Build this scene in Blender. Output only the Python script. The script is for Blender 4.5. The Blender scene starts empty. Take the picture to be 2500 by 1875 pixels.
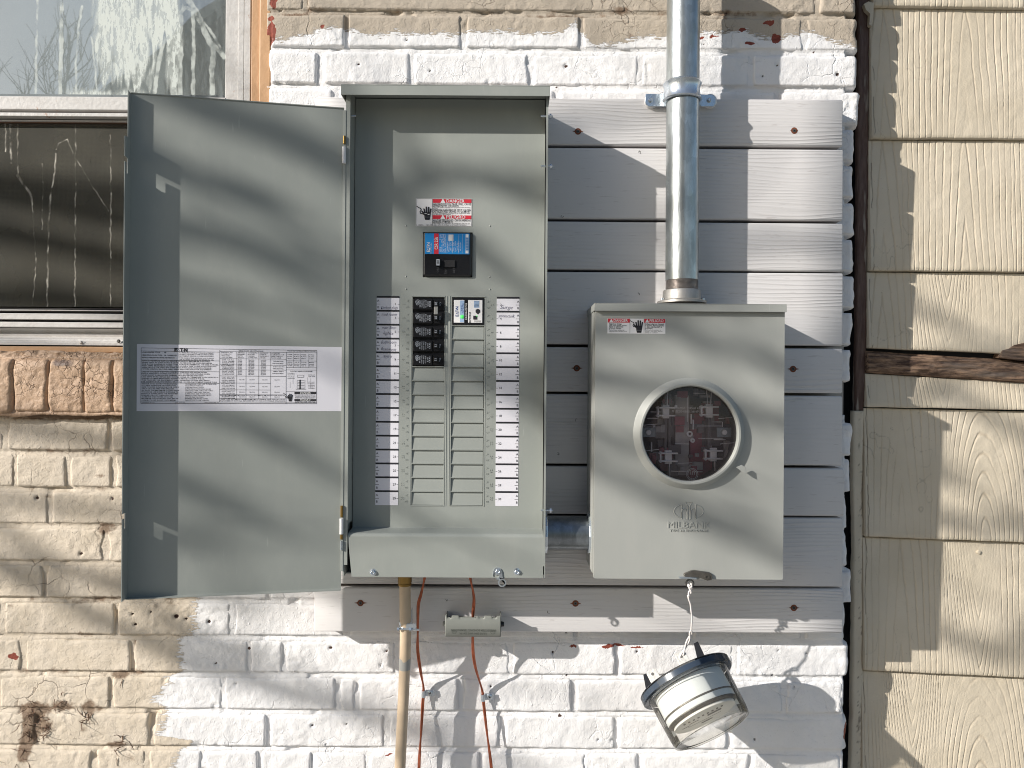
import bpy, math, random
import numpy as np
from mathutils import Vector, Matrix

random.seed(7)
R = math.radians
C = bpy.context.scene.collection

# ------------------------------------------------------------------ camera
D = 1.45                       # camera distance from the brick face
ROLL = R(0.4)
cr, sr = math.cos(ROLL), math.sin(ROLL)
cam_d = bpy.data.cameras.new('camera')
cam_d.sensor_width = 36.0
cam_d.lens = 36.0 * D / 2.0
cam_d.clip_start = 0.02
cam_d.clip_end = 3000
cam = bpy.data.objects.new('camera', cam_d)
C.objects.link(cam)
cam.matrix_world = Matrix(((cr, -sr, 0, 0), (0, 0, -1, -D), (sr, cr, 0, 0), (0, 0, 0, 1)))
bpy.context.scene.camera = cam

# ------------------------------------------------------------------ light
SUNV = Vector((-1.73, -1.0, 0.87)).normalized()      # towards the sun
w = bpy.data.worlds.new('World')
bpy.context.scene.world = w
w.use_nodes = True
nt = w.node_tree
nt.nodes.clear()
sky = nt.nodes.new('ShaderNodeTexSky')
sky.sky_type = 'NISHITA'
sky.sun_disc = False
sky.sun_elevation = math.asin(SUNV.z)
sky.sun_rotation = math.atan2(SUNV.x, SUNV.y)
sky.air_density = 1.0
sky.dust_density = 0.9
sky.ozone_density = 1.0
bg = nt.nodes.new('ShaderNodeBackground')
bg.inputs['Strength'].default_value = 0.10
wo = nt.nodes.new('ShaderNodeOutputWorld')
nt.links.new(sky.outputs[0], bg.inputs[0])
nt.links.new(bg.outputs[0], wo.inputs[0])
sun_d = bpy.data.lights.new('sun', 'SUN')
sun_d.energy = 5.0
sun_d.angle = R(0.5)
sun_d.color = (1.0, 0.95, 0.885)
sun = bpy.data.objects.new('sun', sun_d)
C.objects.link(sun)
sun.rotation_euler = SUNV.to_track_quat('Z', 'Y').to_euler()
sc = bpy.context.scene
sc.view_settings.view_transform = 'Standard'
sc.view_settings.look = 'None'
sc.view_settings.exposure = 0.17
sc.view_settings.gamma = 1
sc.view_settings.use_curve_mapping = False
sc.cycles.filter_width = 1.0
sc.cycles.max_bounces = 8
sc.cycles.transparent_max_bounces = 16

# ------------------------------------------------------------------ mapping
K = 1250.0 * D
def P(px, py, z=0.0):
    """point at height z in front of the brick face that a photo pixel looks at"""
    u, v = px - 1250.0, 937.5 - py
    f = (D - z) / K
    return Vector(((u * cr - v * sr) * f, -z, (u * sr + v * cr) * f))
def PX(px, py, z=0.0): return P(px, py, z).x
def PZ(px, py, z=0.0): return P(px, py, z).z

# ------------------------------------------------------------------ numpy noise
def _h(ix, iy, seed):
    n = (ix * 374761393 + iy * 668265263 + seed * 982451653) & 0xFFFFFFFF
    n = ((n ^ (n >> 13)) * 1274126177) & 0xFFFFFFFF
    n = n ^ (n >> 16)
    return (n & 0xFFFF) / 65535.0
def vnoise(x, y, seed=0):
    x = np.asarray(x, float); y = np.asarray(y, float)
    ix = np.floor(x).astype(np.int64); iy = np.floor(y).astype(np.int64)
    fx = x - ix; fy = y - iy
    fx = fx * fx * (3 - 2 * fx); fy = fy * fy * (3 - 2 * fy)
    a = _h(ix, iy, seed); b = _h(ix + 1, iy, seed); c = _h(ix, iy + 1, seed); d = _h(ix + 1, iy + 1, seed)
    return ((a + (b - a) * fx) * (1 - fy) + (c + (d - c) * fx) * fy) * 2 - 1
def fbm(x, y, scale, octs=3, seed=0):
    """noise of feature size scale (m)"""
    s = 0; amp = 1; tot = 0
    for o in range(octs):
        k = 2 ** o / scale
        s = s + amp * vnoise(x * k + 17.3 * o, y * k - 9.1 * o, seed + o)
        tot += amp; amp *= 0.5
    return s / tot

# ------------------------------------------------------------------ mesh helpers
class MB:
    def __init__(s): s.v = []; s.f = []
    def add(s, vs, fs):
        n = len(s.v); s.v += [tuple(v) for v in vs]; s.f += [tuple(i + n for i in f) for f in fs]; return s
    def box(s, x0, x1, y0, y1, z0, z1, m=None):
        vs = [Vector((x, y, z)) for x in (x0, x1) for y in (y0, y1) for z in (z0, z1)]
        if m: vs = [m @ v for v in vs]
        return s.add(vs, [(0, 1, 3, 2), (4, 6, 7, 5), (0, 4, 5, 1), (2, 3, 7, 6), (0, 2, 6, 4), (1, 5, 7, 3)])
    def prism(s, pts, a, b, fn):
        """polygon pts (2D, CCW seen from the side of a), extruded from a to b; fn(p,q,t) -> 3D"""
        n = len(pts)
        vs = [fn(p[0], p[1], a) for p in pts] + [fn(p[0], p[1], b) for p in pts]
        fs = [tuple(range(n)), tuple(reversed(range(n, 2 * n)))]
        fs += [((i + 1) % n, i, n + i, n + (i + 1) % n) for i in range(n)]
        return s.add(vs, fs)
    def cyl(s, p0, p1, r0, r1=None, n=24, caps=True):
        return s.tube([p0, p1], [r0, r0 if r1 is None else r1], n, caps)
    def tube(s, pts, rad, n=12, caps=True):
        pts = [Vector(p) for p in pts]
        if not hasattr(rad, '__len__'): rad = [rad] * len(pts)
        t0 = (pts[1] - pts[0]).normalized()
        up = Vector((0, 0, 1)) if abs(t0.z) < 0.9 else Vector((1, 0, 0))
        nrm = t0.cross(up).normalized()
        vs = []; fs = []
        for i, p in enumerate(pts):
            a = pts[max(i - 1, 0)]; b = pts[min(i + 1, len(pts) - 1)]
            t = (b - a).normalized()
            nrm = (nrm - t * nrm.dot(t)).normalized()
            bn = t.cross(nrm)
            for k in range(n):
                an = 2 * math.pi * k / n
                vs.append(p + (nrm * math.cos(an) + bn * math.sin(an)) * rad[i])
        for i in range(len(pts) - 1):
            for k in range(n):
                a = i * n + k; b = i * n + (k + 1) % n
                fs.append((a, b, b + n, a + n))
        if caps:
            fs.append(tuple(reversed(range(n)))); fs.append(tuple(range((len(pts) - 1) * n, len(pts) * n)))
        return s.add(vs, fs)
    def lathe(s, prof, m, n=48, close=False):
        """prof: (r, h); axis = local z of m"""
        vs = []; fs = []
        for r, h in prof:
            for k in range(n):
                a = 2 * math.pi * k / n
                vs.append(m @ Vector((r * math.cos(a), r * math.sin(a), h)))
        for i in range(len(prof) - 1):
            for k in range(n):
                a = i * n + k; b = i * n + (k + 1) % n
                fs.append((a, b, b + n, a + n))
        if close:
            L = (len(prof) - 1) * n
            for k in range(n):
                a = L + k; b = L + (k + 1) % n
                fs.append((a, b, (k + 1) % n, k))
        return s.add(vs, fs)

def wloc(o):
    v = Vector(o.location)
    while o.parent:
        o = o.parent; v += Vector(o.location)
    return v
def finish(o, label=None, cat=None, group=None, kind=None):
    if label: o['label'] = label
    if cat: o['category'] = cat
    if group: o['group'] = group
    if kind: o['kind'] = kind
    return o
FINE = ('lettering', 'print', 'number', 'symbol', 'handwriting', 'bar_code', 'shield_ribs', 'pressed_emblem', 'dial_marks', 'blue_patch', 'red_band')
def obj(name, mb, mat, parent=None, label=None, cat=None, group=None, kind=None, smooth=None, bevel=0, recalc=False):
    if parent and kind is None and any(t in name for t in FINE): kind = 'stuff'
    me = bpy.data.meshes.new(name)
    off = wloc(parent) if parent else Vector((0, 0, 0))
    vs = [(v[0] - off.x, v[1] - off.y, v[2] - off.z) for v in mb.v]
    me.from_pydata(vs, [], mb.f)
    if recalc:
        import bmesh
        bm = bmesh.new(); bm.from_mesh(me); bmesh.ops.recalc_face_normals(bm, faces=bm.faces); bm.to_mesh(me); bm.free()
    me.materials.append(mat)
    if smooth is not None:
        me.polygons.foreach_set('use_smooth', [True] * len(me.polygons))
        if smooth < 180: me.set_sharp_from_angle(angle=R(smooth))
    me.update()
    o = bpy.data.objects.new(name, me)
    C.objects.link(o)
    if parent: o.parent = parent
    if bevel:
        b = o.modifiers.new('bevel', 'BEVEL'); b.width = bevel; b.segments = 2; b.limit_method = 'ANGLE'; b.angle_limit = R(40)
        me.polygons.foreach_set('use_smooth', [True] * len(me.polygons)); b.harden_normals = True
    return finish(o, label, cat, group, kind)
def empty(name, loc, label, cat, group=None):
    o = bpy.data.objects.new(name, None); o.location = loc; o.empty_display_size = 0.02
    C.objects.link(o)
    return finish(o, label, cat, group)
def grid_obj(name, X, Y, Z, mat, parent, attrs=None, smooth=True, back=None, label=None, kind=None):
    """X,Y,Z arrays (nz,nx): surface seen from -y. back: y of the side skirts"""
    nz, nx = X.shape
    off = wloc(parent) if parent else Vector((0, 0, 0))
    co = np.stack([X - off.x, Y - off.y, Z - off.z], -1).reshape(-1, 3)
    idx = np.arange(nz * nx).reshape(nz, nx)
    q = np.stack([idx[:-1, :-1], idx[:-1, 1:], idx[1:, 1:], idx[1:, :-1]], -1).reshape(-1, 4)
    at = {k: v.reshape(-1) for k, v in (attrs or {}).items()}
    if back is not None:
        ring = np.concatenate([idx[0, :], idx[1:, -1], idx[-1, -2::-1], idx[-2:0:-1, 0]])
        rc = co[ring].copy(); rc[:, 1] = back - off.y
        n0 = len(co); co = np.concatenate([co, rc])
        m = len(ring); r2 = np.arange(n0, n0 + m)
        sq = np.stack([np.roll(ring, -1), ring, r2, np.roll(r2, -1)], -1)
        q = np.concatenate([q, sq])
        at = {k: np.concatenate([v, v[ring]]) for k, v in at.items()}
    me = bpy.data.meshes.new(name)
    me.vertices.add(len(co)); me.vertices.foreach_set('co', co.reshape(-1))
    me.loops.add(len(q) * 4); me.loops.foreach_set('vertex_index', q.reshape(-1))
    me.polygons.add(len(q)); me.polygons.foreach_set('loop_start', np.arange(0, len(q) * 4, 4))
    me.polygons.foreach_set('use_smooth', np.ones(len(q), bool))
    for k, v in at.items():
        a = me.attributes.new(k, 'FLOAT', 'POINT'); a.data.foreach_set('value', v.astype(np.float32))
    me.update(calc_edges=True)
    me.materials.append(mat)
    o = bpy.data.objects.new(name, me); C.objects.link(o)
    if parent: o.parent = parent
    return finish(o, label, kind=kind)

_tc = {}
def text_geo(s, size=1.0, align='CENTER', shear=0.0, offset=0.0, width=1.0, line=1.0, res=2):
    key = (s, align, shear, offset, line, res)
    if key not in _tc:
        cu = bpy.data.curves.new('t', 'FONT'); cu.body = s; cu.size = 1; cu.align_x = align; cu.align_y = 'CENTER'
        cu.shear = shear; cu.offset = offset; cu.space_line = line; cu.resolution_u = res
        ob = bpy.data.objects.new('t', cu)
        C.objects.link(ob)
        me = bpy.data.meshes.new_from_object(ob)
        _tc[key] = ([tuple(v.co) for v in me.vertices], [tuple(p.vertices) for p in me.polygons])
        bpy.data.objects.remove(ob); bpy.data.curves.remove(cu); bpy.data.meshes.remove(me)
    vs, fs = _tc[key]
    return [(v[0] * size * width, v[1] * size) for v in vs], fs
def put_text(mb, s, frame, x, y, size, rot=0.0, mirror=False, fitw=None, lift=0.0003, thick=0, **kw):
    """frame(a, b, h) -> 3D with a to the right, b up, h out of the surface"""
    vs, fs = text_geo(s, size, **kw)
    if fitw and vs:
        ww = max(v[0] for v in vs) - min(v[0] for v in vs)
        if ww > 0: vs = [(v[0] * fitw / ww, v[1]) for v in vs]
    c, q = math.cos(rot), math.sin(rot)
    pts = []
    for a, b in vs:
        if mirror: a = -a
        pts.append((x + a * c - b * q, y + a * q + b * c))
    top = [frame(a, b, lift) for a, b in pts]
    if not thick: mb.add(top, fs); return
    n = len(pts)
    bot = [frame(a, b, lift - thick) for a, b in pts]
    cnt = {}
    for f in fs:
        for i in range(len(f)):
            e = (f[i], f[(i + 1) % len(f)])
            cnt[e] = cnt.get(e, 0) + 1
    sides = [(b, a, a + n, b + n) for (a, b) in cnt if (b, a) not in cnt]
    mb.add(top + bot, list(fs) + sides)

# ------------------------------------------------------------------ materials
def mat(name):
    m = bpy.data.materials.new(name); m.use_nodes = True
    n = m.node_tree.nodes; l = m.node_tree.links
    return m, n, l, n['Principled BSDF']
def node(n, t, **kw):
    x = n.new(t)
    for k, v in kw.items():
        if k in x.inputs: x.inputs[k].default_value = v
        else: setattr(x, k, v)
    return x
def mixc(n, l, fac, a, b):
    x = n.new('ShaderNodeMix'); x.data_type = 'RGBA'
    for s, v in ((x.inputs[0], fac), (x.inputs[6], a), (x.inputs[7], b)):
        if hasattr(v, 'links') or hasattr(v, 'is_linked'): l.new(v, s)
        elif isinstance(v, (int, float)): s.default_value = v
        else: s.default_value = (*v, 1)
    return x.outputs[2]
def math_(n, l, op, a, b=0.0, c=0.0, clamp=False):
    x = n.new('ShaderNodeMath'); x.operation = op; x.use_clamp = clamp
    for s, v in zip(x.inputs, (a, b, c)):
        if hasattr(v, 'is_linked'): l.new(v, s)
        else: s.default_value = v
    return x.outputs[0]
def ramp(n, l, v, lo, hi):
    x = n.new('ShaderNodeMapRange'); x.clamp = True
    l.new(v, x.inputs[0]); x.inputs[1].default_value = lo; x.inputs[2].default_value = hi
    return x.outputs[0]
def gpos(n, l, sc_=(1, 1, 1)):
    g = n.new('ShaderNodeNewGeometry'); m = n.new('ShaderNodeMapping'); m.inputs['Scale'].default_value = sc_
    l.new(g.outputs['Position'], m.inputs[0]); return m.outputs[0]
def noise(n, l, vec, scale, detail=3, rough=0.5, dist=0.0):
    x = n.new('ShaderNodeTexNoise'); l.new(vec, x.inputs['Vector'])
    x.inputs['Scale'].default_value = scale; x.inputs['Detail'].default_value = detail
    x.inputs['Roughness'].default_value = rough; x.inputs['Distortion'].default_value = dist
    return x.outputs[0]
def bump(n, l, h, dist, strength=1.0, prev=None):
    b = n.new('ShaderNodeBump'); l.new(h, b.inputs['Height']); b.inputs['Distance'].default_value = dist
    b.inputs['Strength'].default_value = strength
    if prev is not None: l.new(prev, b.inputs['Normal'])
    return b.outputs[0]
def simple(name, col, rough=0.5, metal=0.0, bump_d=0.0, bump_s=200, var=0.0, var_s=20, spec=0.5, coat=0.0):
    m, n, l, p = mat(name)
    p.inputs['Base Color'].default_value = (*col, 1); p.inputs['Roughness'].default_value = rough
    p.inputs['Metallic'].default_value = metal; p.inputs['Specular IOR Level'].default_value = spec
    p.inputs['Coat Weight'].default_value = coat
    g = gpos(n, l)
    if var:
        f = noise(n, l, g, var_s, 4)
        f = ramp(n, l, f, 0.3, 0.7)
        l.new(mixc(n, l, f, tuple(c * (1 - var) for c in col), tuple(min(1, c * (1 + var)) for c in col)), p.inputs['Base Color'])
    if bump_d:
        l.new(bump(n, l, noise(n, l, g, bump_s, 3), bump_d), p.inputs['Normal'])
    return m

def wall_paint():
    """white over old cream masonry paint, driven by vertex masks"""
    m, n, l, p = mat('masonry_paint')
    g = gpos(n, l)
    def attr(a):
        x = n.new('ShaderNodeAttribute'); x.attribute_name = a; return x.outputs['Fac']
    white, dirt, bare, hole, dull_shade = attr('white'), attr('dirt'), attr('bare'), attr('hole'), attr('dull_shade')
    nf = noise(n, l, g, 90, 5, 0.65)
    nl = noise(n, l, g, 14, 4, 0.6)
    gx = gpos(n, l, (0.5, 1, 2.2))
    br = noise(n, l, gx, 120, 4, 0.7)
    cream = mixc(n, l, ramp(n, l, nl, .35, .7), (.63, .545, .43), (.70, .615, .505))
    cream = mixc(n, l, math_(n, l, 'MULTIPLY', dull_shade, .75), cream, (.40, .345, .28))  # cream darkened to paint in the shade of the top band
    wcol = mixc(n, l, ramp(n, l, nl, .3, .7), (.80, .79, .785), (.86, .855, .86))
    wm = math_(n, l, 'ADD', white, math_(n, l, 'MULTIPLY', math_(n, l, 'SUBTRACT', br, .5), 1.5))
    wm = ramp(n, l, wm, .45, .55)
    # crackle of the old paint
    gd = n.new('ShaderNodeVectorMath'); gd.operation = 'MULTIPLY_ADD'
    nd = n.new('ShaderNodeTexNoise'); l.new(g, nd.inputs['Vector']); nd.inputs['Scale'].default_value = 30; nd.inputs['Detail'].default_value = 3
    l.new(nd.outputs['Color'], gd.inputs[0]); gd.inputs[1].default_value = (.03, .03, .03); l.new(g, gd.inputs[2])
    def vor(scale, wdt):
        v = n.new('ShaderNodeTexVoronoi'); v.feature = 'DISTANCE_TO_EDGE'; v.inputs['Scale'].default_value = scale
        l.new(gd.outputs[0], v.inputs['Vector'])
        return ramp(n, l, v.outputs['Distance'], wdt, 0.0)
    mask = ramp(n, l, noise(n, l, g, 9, 2), .54, .66)
    mask2 = ramp(n, l, noise(n, l, gpos(n, l, (1, 1, 1.2)), 6.3, 2), .53, .66)
    ck = math_(n, l, 'MULTIPLY', vor(16, .022), mask)
    ck2 = math_(n, l, 'MULTIPLY', vor(42, .03), mask2)
    ck = math_(n, l, 'MAXIMUM', ck, math_(n, l, 'MULTIPLY', ck2, math_(n, l, 'ADD', .35, dull_shade)))
    ckc = math_(n, l, 'MULTIPLY', ck, math_(n, l, 'SUBTRACT', 1, wm), clamp=True)
    cream = mixc(n, l, math_(n, l, 'MULTIPLY', ckc, .6), cream, (.18, .13, .09))
    dm = math_(n, l, 'ADD', dirt, math_(n, l, 'MULTIPLY', math_(n, l, 'SUBTRACT', nf, .5), 1.3))
    dm = math_(n, l, 'MULTIPLY', ramp(n, l, dm, .45, .85), ramp(n, l, dirt, .02, .3))
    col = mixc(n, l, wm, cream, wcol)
    col = mixc(n, l, math_(n, l, 'MULTIPLY', dm, .85), col, (.17, .105, .062))
    spk = ramp(n, l, noise(n, l, g, 260, 2), .72, .76)
    col = mixc(n, l, math_(n, l, 'MULTIPLY', spk, .25), col, (.25, .2, .15))
    bm_ = ramp(n, l, math_(n, l, 'ADD', bare, math_(n, l, 'MULTIPLY', math_(n, l, 'SUBTRACT', nf, .5), 1.6)), .55, .60)
    col = mixc(n, l, bm_, col, mixc(n, l, nf, (.34, .085, .045), (.16, .035, .03)))
    hm = ramp(n, l, hole, .35, .6)
    col = mixc(n, l, hm, col, (.06, .03, .022))
    l.new(col, p.inputs['Base Color'])
    rg = mixc(n, l, wm, (.75, .75, .75), (.55, .55, .55))
    l.new(rg, p.inputs['Roughness'])
    p.inputs['Specular IOR Level'].default_value = .35
    oldp = math_(n, l, 'SUBTRACT', 1.0, wm)
    b = bump(n, l, noise(n, l, g, 55, 5, .6), .0019, 1)
    b = bump(n, l, noise(n, l, g, 300, 4, .65), .0007, 1, b)
    b = bump(n, l, math_(n, l, 'MULTIPLY', noise(n, l, gpos(n, l, (.6, 1, 1)), 110, 5, .7), oldp), .0016, 1, b)
    lump = math_(n, l, 'MULTIPLY', ramp(n, l, noise(n, l, g, 150, 3), .60, .74), ramp(n, l, noise(n, l, g, 8, 2), .4, .65))
    b = bump(n, l, lump, .0007, 1, b)
    b = bump(n, l, math_(n, l, 'MULTIPLY', ck, -1), .0009, 1, b)
    l.new(b, p.inputs['Normal'])
    return m
M = {}
M['wall'] = wall_paint()

def gray_paint(name, col, rough=.42):
    m, n, l, p = mat(name)
    g = gpos(n, l)
    f = ramp(n, l, noise(n, l, g, 7, 3), .3, .7)
    l.new(mixc(n, l, f, tuple(c * .96 for c in col), tuple(c * 1.04 for c in col)), p.inputs['Base Color'])
    base = p.inputs['Base Color'].links[0].from_socket
    dust = math_(n, l, 'MULTIPLY', ramp(n, l, noise(n, l, gpos(n, l, (1, 1, .35)), 22, 6, .7), .5, .8), .16)
    scf = math_(n, l, 'MULTIPLY', ramp(n, l, noise(n, l, gpos(n, l, (1, 1, .08)), 210, 3, .6), .70, .74), .22)
    c2 = mixc(n, l, dust, base, (.50, .49, .45)); c2 = mixc(n, l, scf, c2, (.55, .56, .54)); l.new(c2, p.inputs['Base Color'])
    rr = n.new('ShaderNodeMapRange'); l.new(noise(n, l, g, 40, 4), rr.inputs[0]); rr.inputs[3].default_value = rough - .06; rr.inputs[4].default_value = rough + .1
    l.new(rr.outputs[0], p.inputs['Roughness'])
    b = bump(n, l, noise(n, l, g, 900, 2), .00006, 1)
    b = bump(n, l, noise(n, l, g, 9, 1), .0012, 1, b)
    l.new(b, p.inputs['Normal'])
    return m
M['panel'] = gray_paint('gray_enamel', (.30, .32, .298))
M['meter'] = gray_paint('pale_gray_enamel', (.365, .375, .352), .45)
M['filler'] = M['panel']

def plank_mat():
    m, n, l, p = mat('painted_wood')
    tc = n.new('ShaderNodeNewGeometry'); oi = n.new('ShaderNodeObjectInfo')
    off = n.new('ShaderNodeVectorMath'); off.operation = 'MULTIPLY_ADD'
    cmb = n.new('ShaderNodeCombineXYZ')
    for i in range(3): l.new(oi.outputs['Random'], cmb.inputs[i])
    l.new(cmb.outputs[0], off.inputs[0]); off.inputs[1].default_value = (13, 0, 7.1); l.new(tc.outputs['Position'], off.inputs[2])
    def mp(s):
        x = n.new('ShaderNodeMapping'); x.inputs['Scale'].default_value = s; l.new(off.outputs[0], x.inputs[0]); return x.outputs[0]
    gw = n.new('ShaderNodeTexWave'); gw.wave_type = 'BANDS'; gw.bands_direction = 'Z'
    l.new(mp((.16, .16, 1)), gw.inputs['Vector']); gw.inputs['Scale'].default_value = 42; gw.inputs['Distortion'].default_value = 13
    gw.inputs['Detail'].default_value = 1.5; gw.inputs['Detail Scale'].default_value = .55; gw.inputs['Detail Roughness'].default_value = .4
    fine = noise(n, l, mp((3, 3, 90)), 4, 4, .6)
    amt = ramp(n, l, noise(n, l, mp((.6, 1, 3)), 4, 2), .42, .68)
    grain = math_(n, l, 'MULTIPLY', math_(n, l, 'POWER', gw.outputs['Fac'], 2.5), math_(n, l, 'ADD', .08, math_(n, l, 'MULTIPLY', amt, .92)))
    c = mixc(n, l, math_(n, l, 'MULTIPLY', grain, .30), (.655, .64, .635), (.53, .51, .50))
    c = mixc(n, l, math_(n, l, 'MULTIPLY', ramp(n, l, noise(n, l, mp((1, 1, 3)), 7, 4), .4, .7), .3), c, (.67, .65, .65))
    c = mixc(n, l, math_(n, l, 'MULTIPLY', ramp(n, l, noise(n, l, mp((6, 6, 60)), 5, 2), .66, .72), .25), c, (.3, .26, .25))
    # recesses of the joints keep bare reddish wood: a mask by vertex attribute
    a = n.new('ShaderNodeAttribute'); a.attribute_name = 'raw'
    c = mixc(n, l, a.outputs['Fac'], c, (.10, .045, .03))
    l.new(c, p.inputs['Base Color']); p.inputs['Roughness'].default_value = .6; p.inputs['Specular IOR Level'].default_value = .3
    b = bump(n, l, grain, .0006, 1)
    b = bump(n, l, fine, .0004, 1, b)
    l.new(b, p.inputs['Normal'])
    return m
M['plank'] = plank_mat()
M['raw_wood'] = simple('bare_red_wood', (.18, .055, .025), .8, var=.3, var_s=300)

def galv(name, base=(.62, .66, .68), rough=.3, mott=.5):
    m, n, l, p = mat(name)
    g = gpos(n, l); gs = gpos(n, l, (1, 1, .25))
    f = noise(n, l, gs, 60, 5, .65)
    c = mixc(n, l, ramp(n, l, f, .35, .65), base, tuple(x * (1 - .35 * mott) for x in base))
    c = mixc(n, l, math_(n, l, 'MULTIPLY', ramp(n, l, noise(n, l, gs, 28, 3), .62, .7), .4), c, (.55, .56, .42))
    vo = n.new('ShaderNodeTexVoronoi'); vo.inputs['Scale'].default_value = 95; l.new(gpos(n, l, (1, 1, .55)), vo.inputs['Vector'])
    sp_ = n.new('ShaderNodeSeparateColor'); l.new(vo.outputs['Color'], sp_.inputs[0])
    c = mixc(n, l, math_(n, l, 'MULTIPLY', sp_.outputs[0], .38 * mott), c, tuple(x * .45 for x in base))
    c = mixc(n, l, math_(n, l, 'MULTIPLY', ramp(n, l, noise(n, l, g, 400, 2), .68, .74), .5), c, (.16, .16, .16))
    l.new(c, p.inputs['Base Color']); p.inputs['Metallic'].default_value = .85
    rr = n.new('ShaderNodeMapRange'); l.new(f, rr.inputs[0]); rr.inputs[3].default_value = rough - .08; rr.inputs[4].default_value = rough + .2
    l.new(rr.outputs[0], p.inputs['Roughness'])
    b = bump(n, l, noise(n, l, gs, 180, 4), .0003, 1)
    l.new(b, p.inputs['Normal'])
    return m
M['galv'] = galv('galvanised_steel', (.58, .62, .62), .26, 1.0)
M['zinc'] = galv('zinc_plate', (.66, .72, .78), .22, .2)
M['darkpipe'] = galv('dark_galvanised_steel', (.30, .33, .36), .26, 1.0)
M['cast'] = galv('cast_zinc_hub', (.50, .48, .45), .5, .6)
M['steel_dark'] = simple('dark_weathered_steel', (.13, .125, .115), .5, .7, .0003, 300, .3, 150)
M['copper'] = simple('copper', (.42, .13, .07), .38, .75, .0002, 200, .3, 80)
M['brass'] = simple('yellow_brass', (.30, .19, .06), .42, .9, .0002, 300)
M['pvc'] = simple('tan_conduit_paint', (.56, .44, .31), .45, 0, .0004, 90, .08, 40)
M['gray_tape'] = simple('gray_plastic', (.33, .33, .31), .5)
M['black'] = simple('black_plastic', (.012, .012, .014), .28, 0, .0002, 300)
M['blackmat'] = simple('black_print', (.015, .015, .02), .6)
M['dark_in'] = simple('dark_cavity', (.02, .02, .022), .9)
M['labelw'] = simple('white_vinyl', (.74, .73, .78), .45)
M['labelw2'] = simple('white_sticker', (.80, .79, .79), .4)
M['red'] = simple('red_print', (.62, .03, .05), .4)
M['blue'] = simple('blue_sticker', (.02, .25, .62), .35)
M['whitep'] = simple('white_print', (.75, .75, .75), .5)
M['palegray'] = simple('pale_gray_print', (.42, .45, .5), .5)
M['cyanlab'] = simple('pale_blue_print', (.33, .46, .66), .5)
M['ink'] = simple('pen_ink', (.05, .04, .10), .6)
M['ibt'] = gray_paint('gray_nylon', (.215, .225, .205), .5)
M['wirew'] = simple('white_insulation', (.74, .70, .68), .45)
m_, n_, l_, p_ = mat('green_indicator')
p_.inputs['Base Color'].default_value = (.08, .7, .12, 1); p_.inputs['Emission Color'].default_value = (.1, 1, .2, 1); p_.inputs['Emission Strength'].default_value = .35
M['green'] = m_

def thin_glass(name, tint=(1, 1, 1), refl=1.45, extra=0.0, rough=.01, haze=None):
    m, n, l, p = mat(name); n.remove(p)
    out = n['Material Output']
    tr = n.new('ShaderNodeBsdfTransparent'); tr.inputs[0].default_value = (*tint, 1)
    gl = n.new('ShaderNodeBsdfGlossy'); gl.inputs['Roughness'].default_value = rough
    fr = n.new('ShaderNodeFresnel'); fr.inputs[0].default_value = refl
    f = math_(n, l, 'ADD', fr.outputs[0], extra, clamp=True)
    mx = n.new('ShaderNodeMixShader'); l.new(f, mx.inputs[0]); l.new(tr.outputs[0], mx.inputs[1]); l.new(gl.outputs[0], mx.inputs[2])
    res = mx.outputs[0]
    if haze:
        df = n.new('ShaderNodeBsdfDiffuse'); df.inputs[0].default_value = (*haze[0], 1)
        m2 = n.new('ShaderNodeMixShader'); m2.inputs[0].default_value = haze[1]
        l.new(res, m2.inputs[1]); l.new(df.outputs[0], m2.inputs[2]); res = m2.outputs[0]
    l.new(res, out.inputs[0]); return m
M['meter_glass'] = thin_glass('clear_cover_plastic', (.96, .94, .95), 1.3, 0.01, .02, ((.5, .42, .44), .03))
M['jar_glass'] = thin_glass('yellowed_clear_plastic', (.965, .955, .93), 1.22, .008, .03, ((.75, .70, .60), .05))
M['jar_face'] = thin_glass('clear_face_plastic', (.96, .955, .93), 1.22, .008, .03, ((.78, .76, .68), .10))

# ================================================================== GROUND
m_, n_, l_, p_ = mat('ground')
g_ = gpos(n_, l_)
l_.new(mixc(n_, l_, ramp(n_, l_, noise(n_, l_, g_, 1.5, 5), .35, .65), (.15, .15, .12), (.24, .23, .20)), p_.inputs['Base Color'])
p_.inputs['Roughness'].default_value = .95
M['ground'] = m_
g = MB(); S_ = 600
g.add([(-S_, -S_, -1.5), (S_, -S_, -1.5), (S_, S_, -1.5), (-S_, S_, -1.5)], [(0, 1, 2, 3)])
obj('ground', g, M['ground'], kind='structure')
g = MB(); g.box(-6, 6, -2.6, -.35, -1.496, -1.40)
M['concrete'] = simple('concrete', (.42, .40, .37), .85, 0, .002, 60, .12, 3)
obj('pavement', g, M['concrete'], kind='structure')

# ================================================================== BRICK WALL
PITCH = 90.0 / 1250
ZREF = PZ(1300, 1648)                       # underside of one course
COURSES = {}                                # k -> list of head joint px (centres)
def krow(py): return round((1648 - py) / 90.0)
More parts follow.
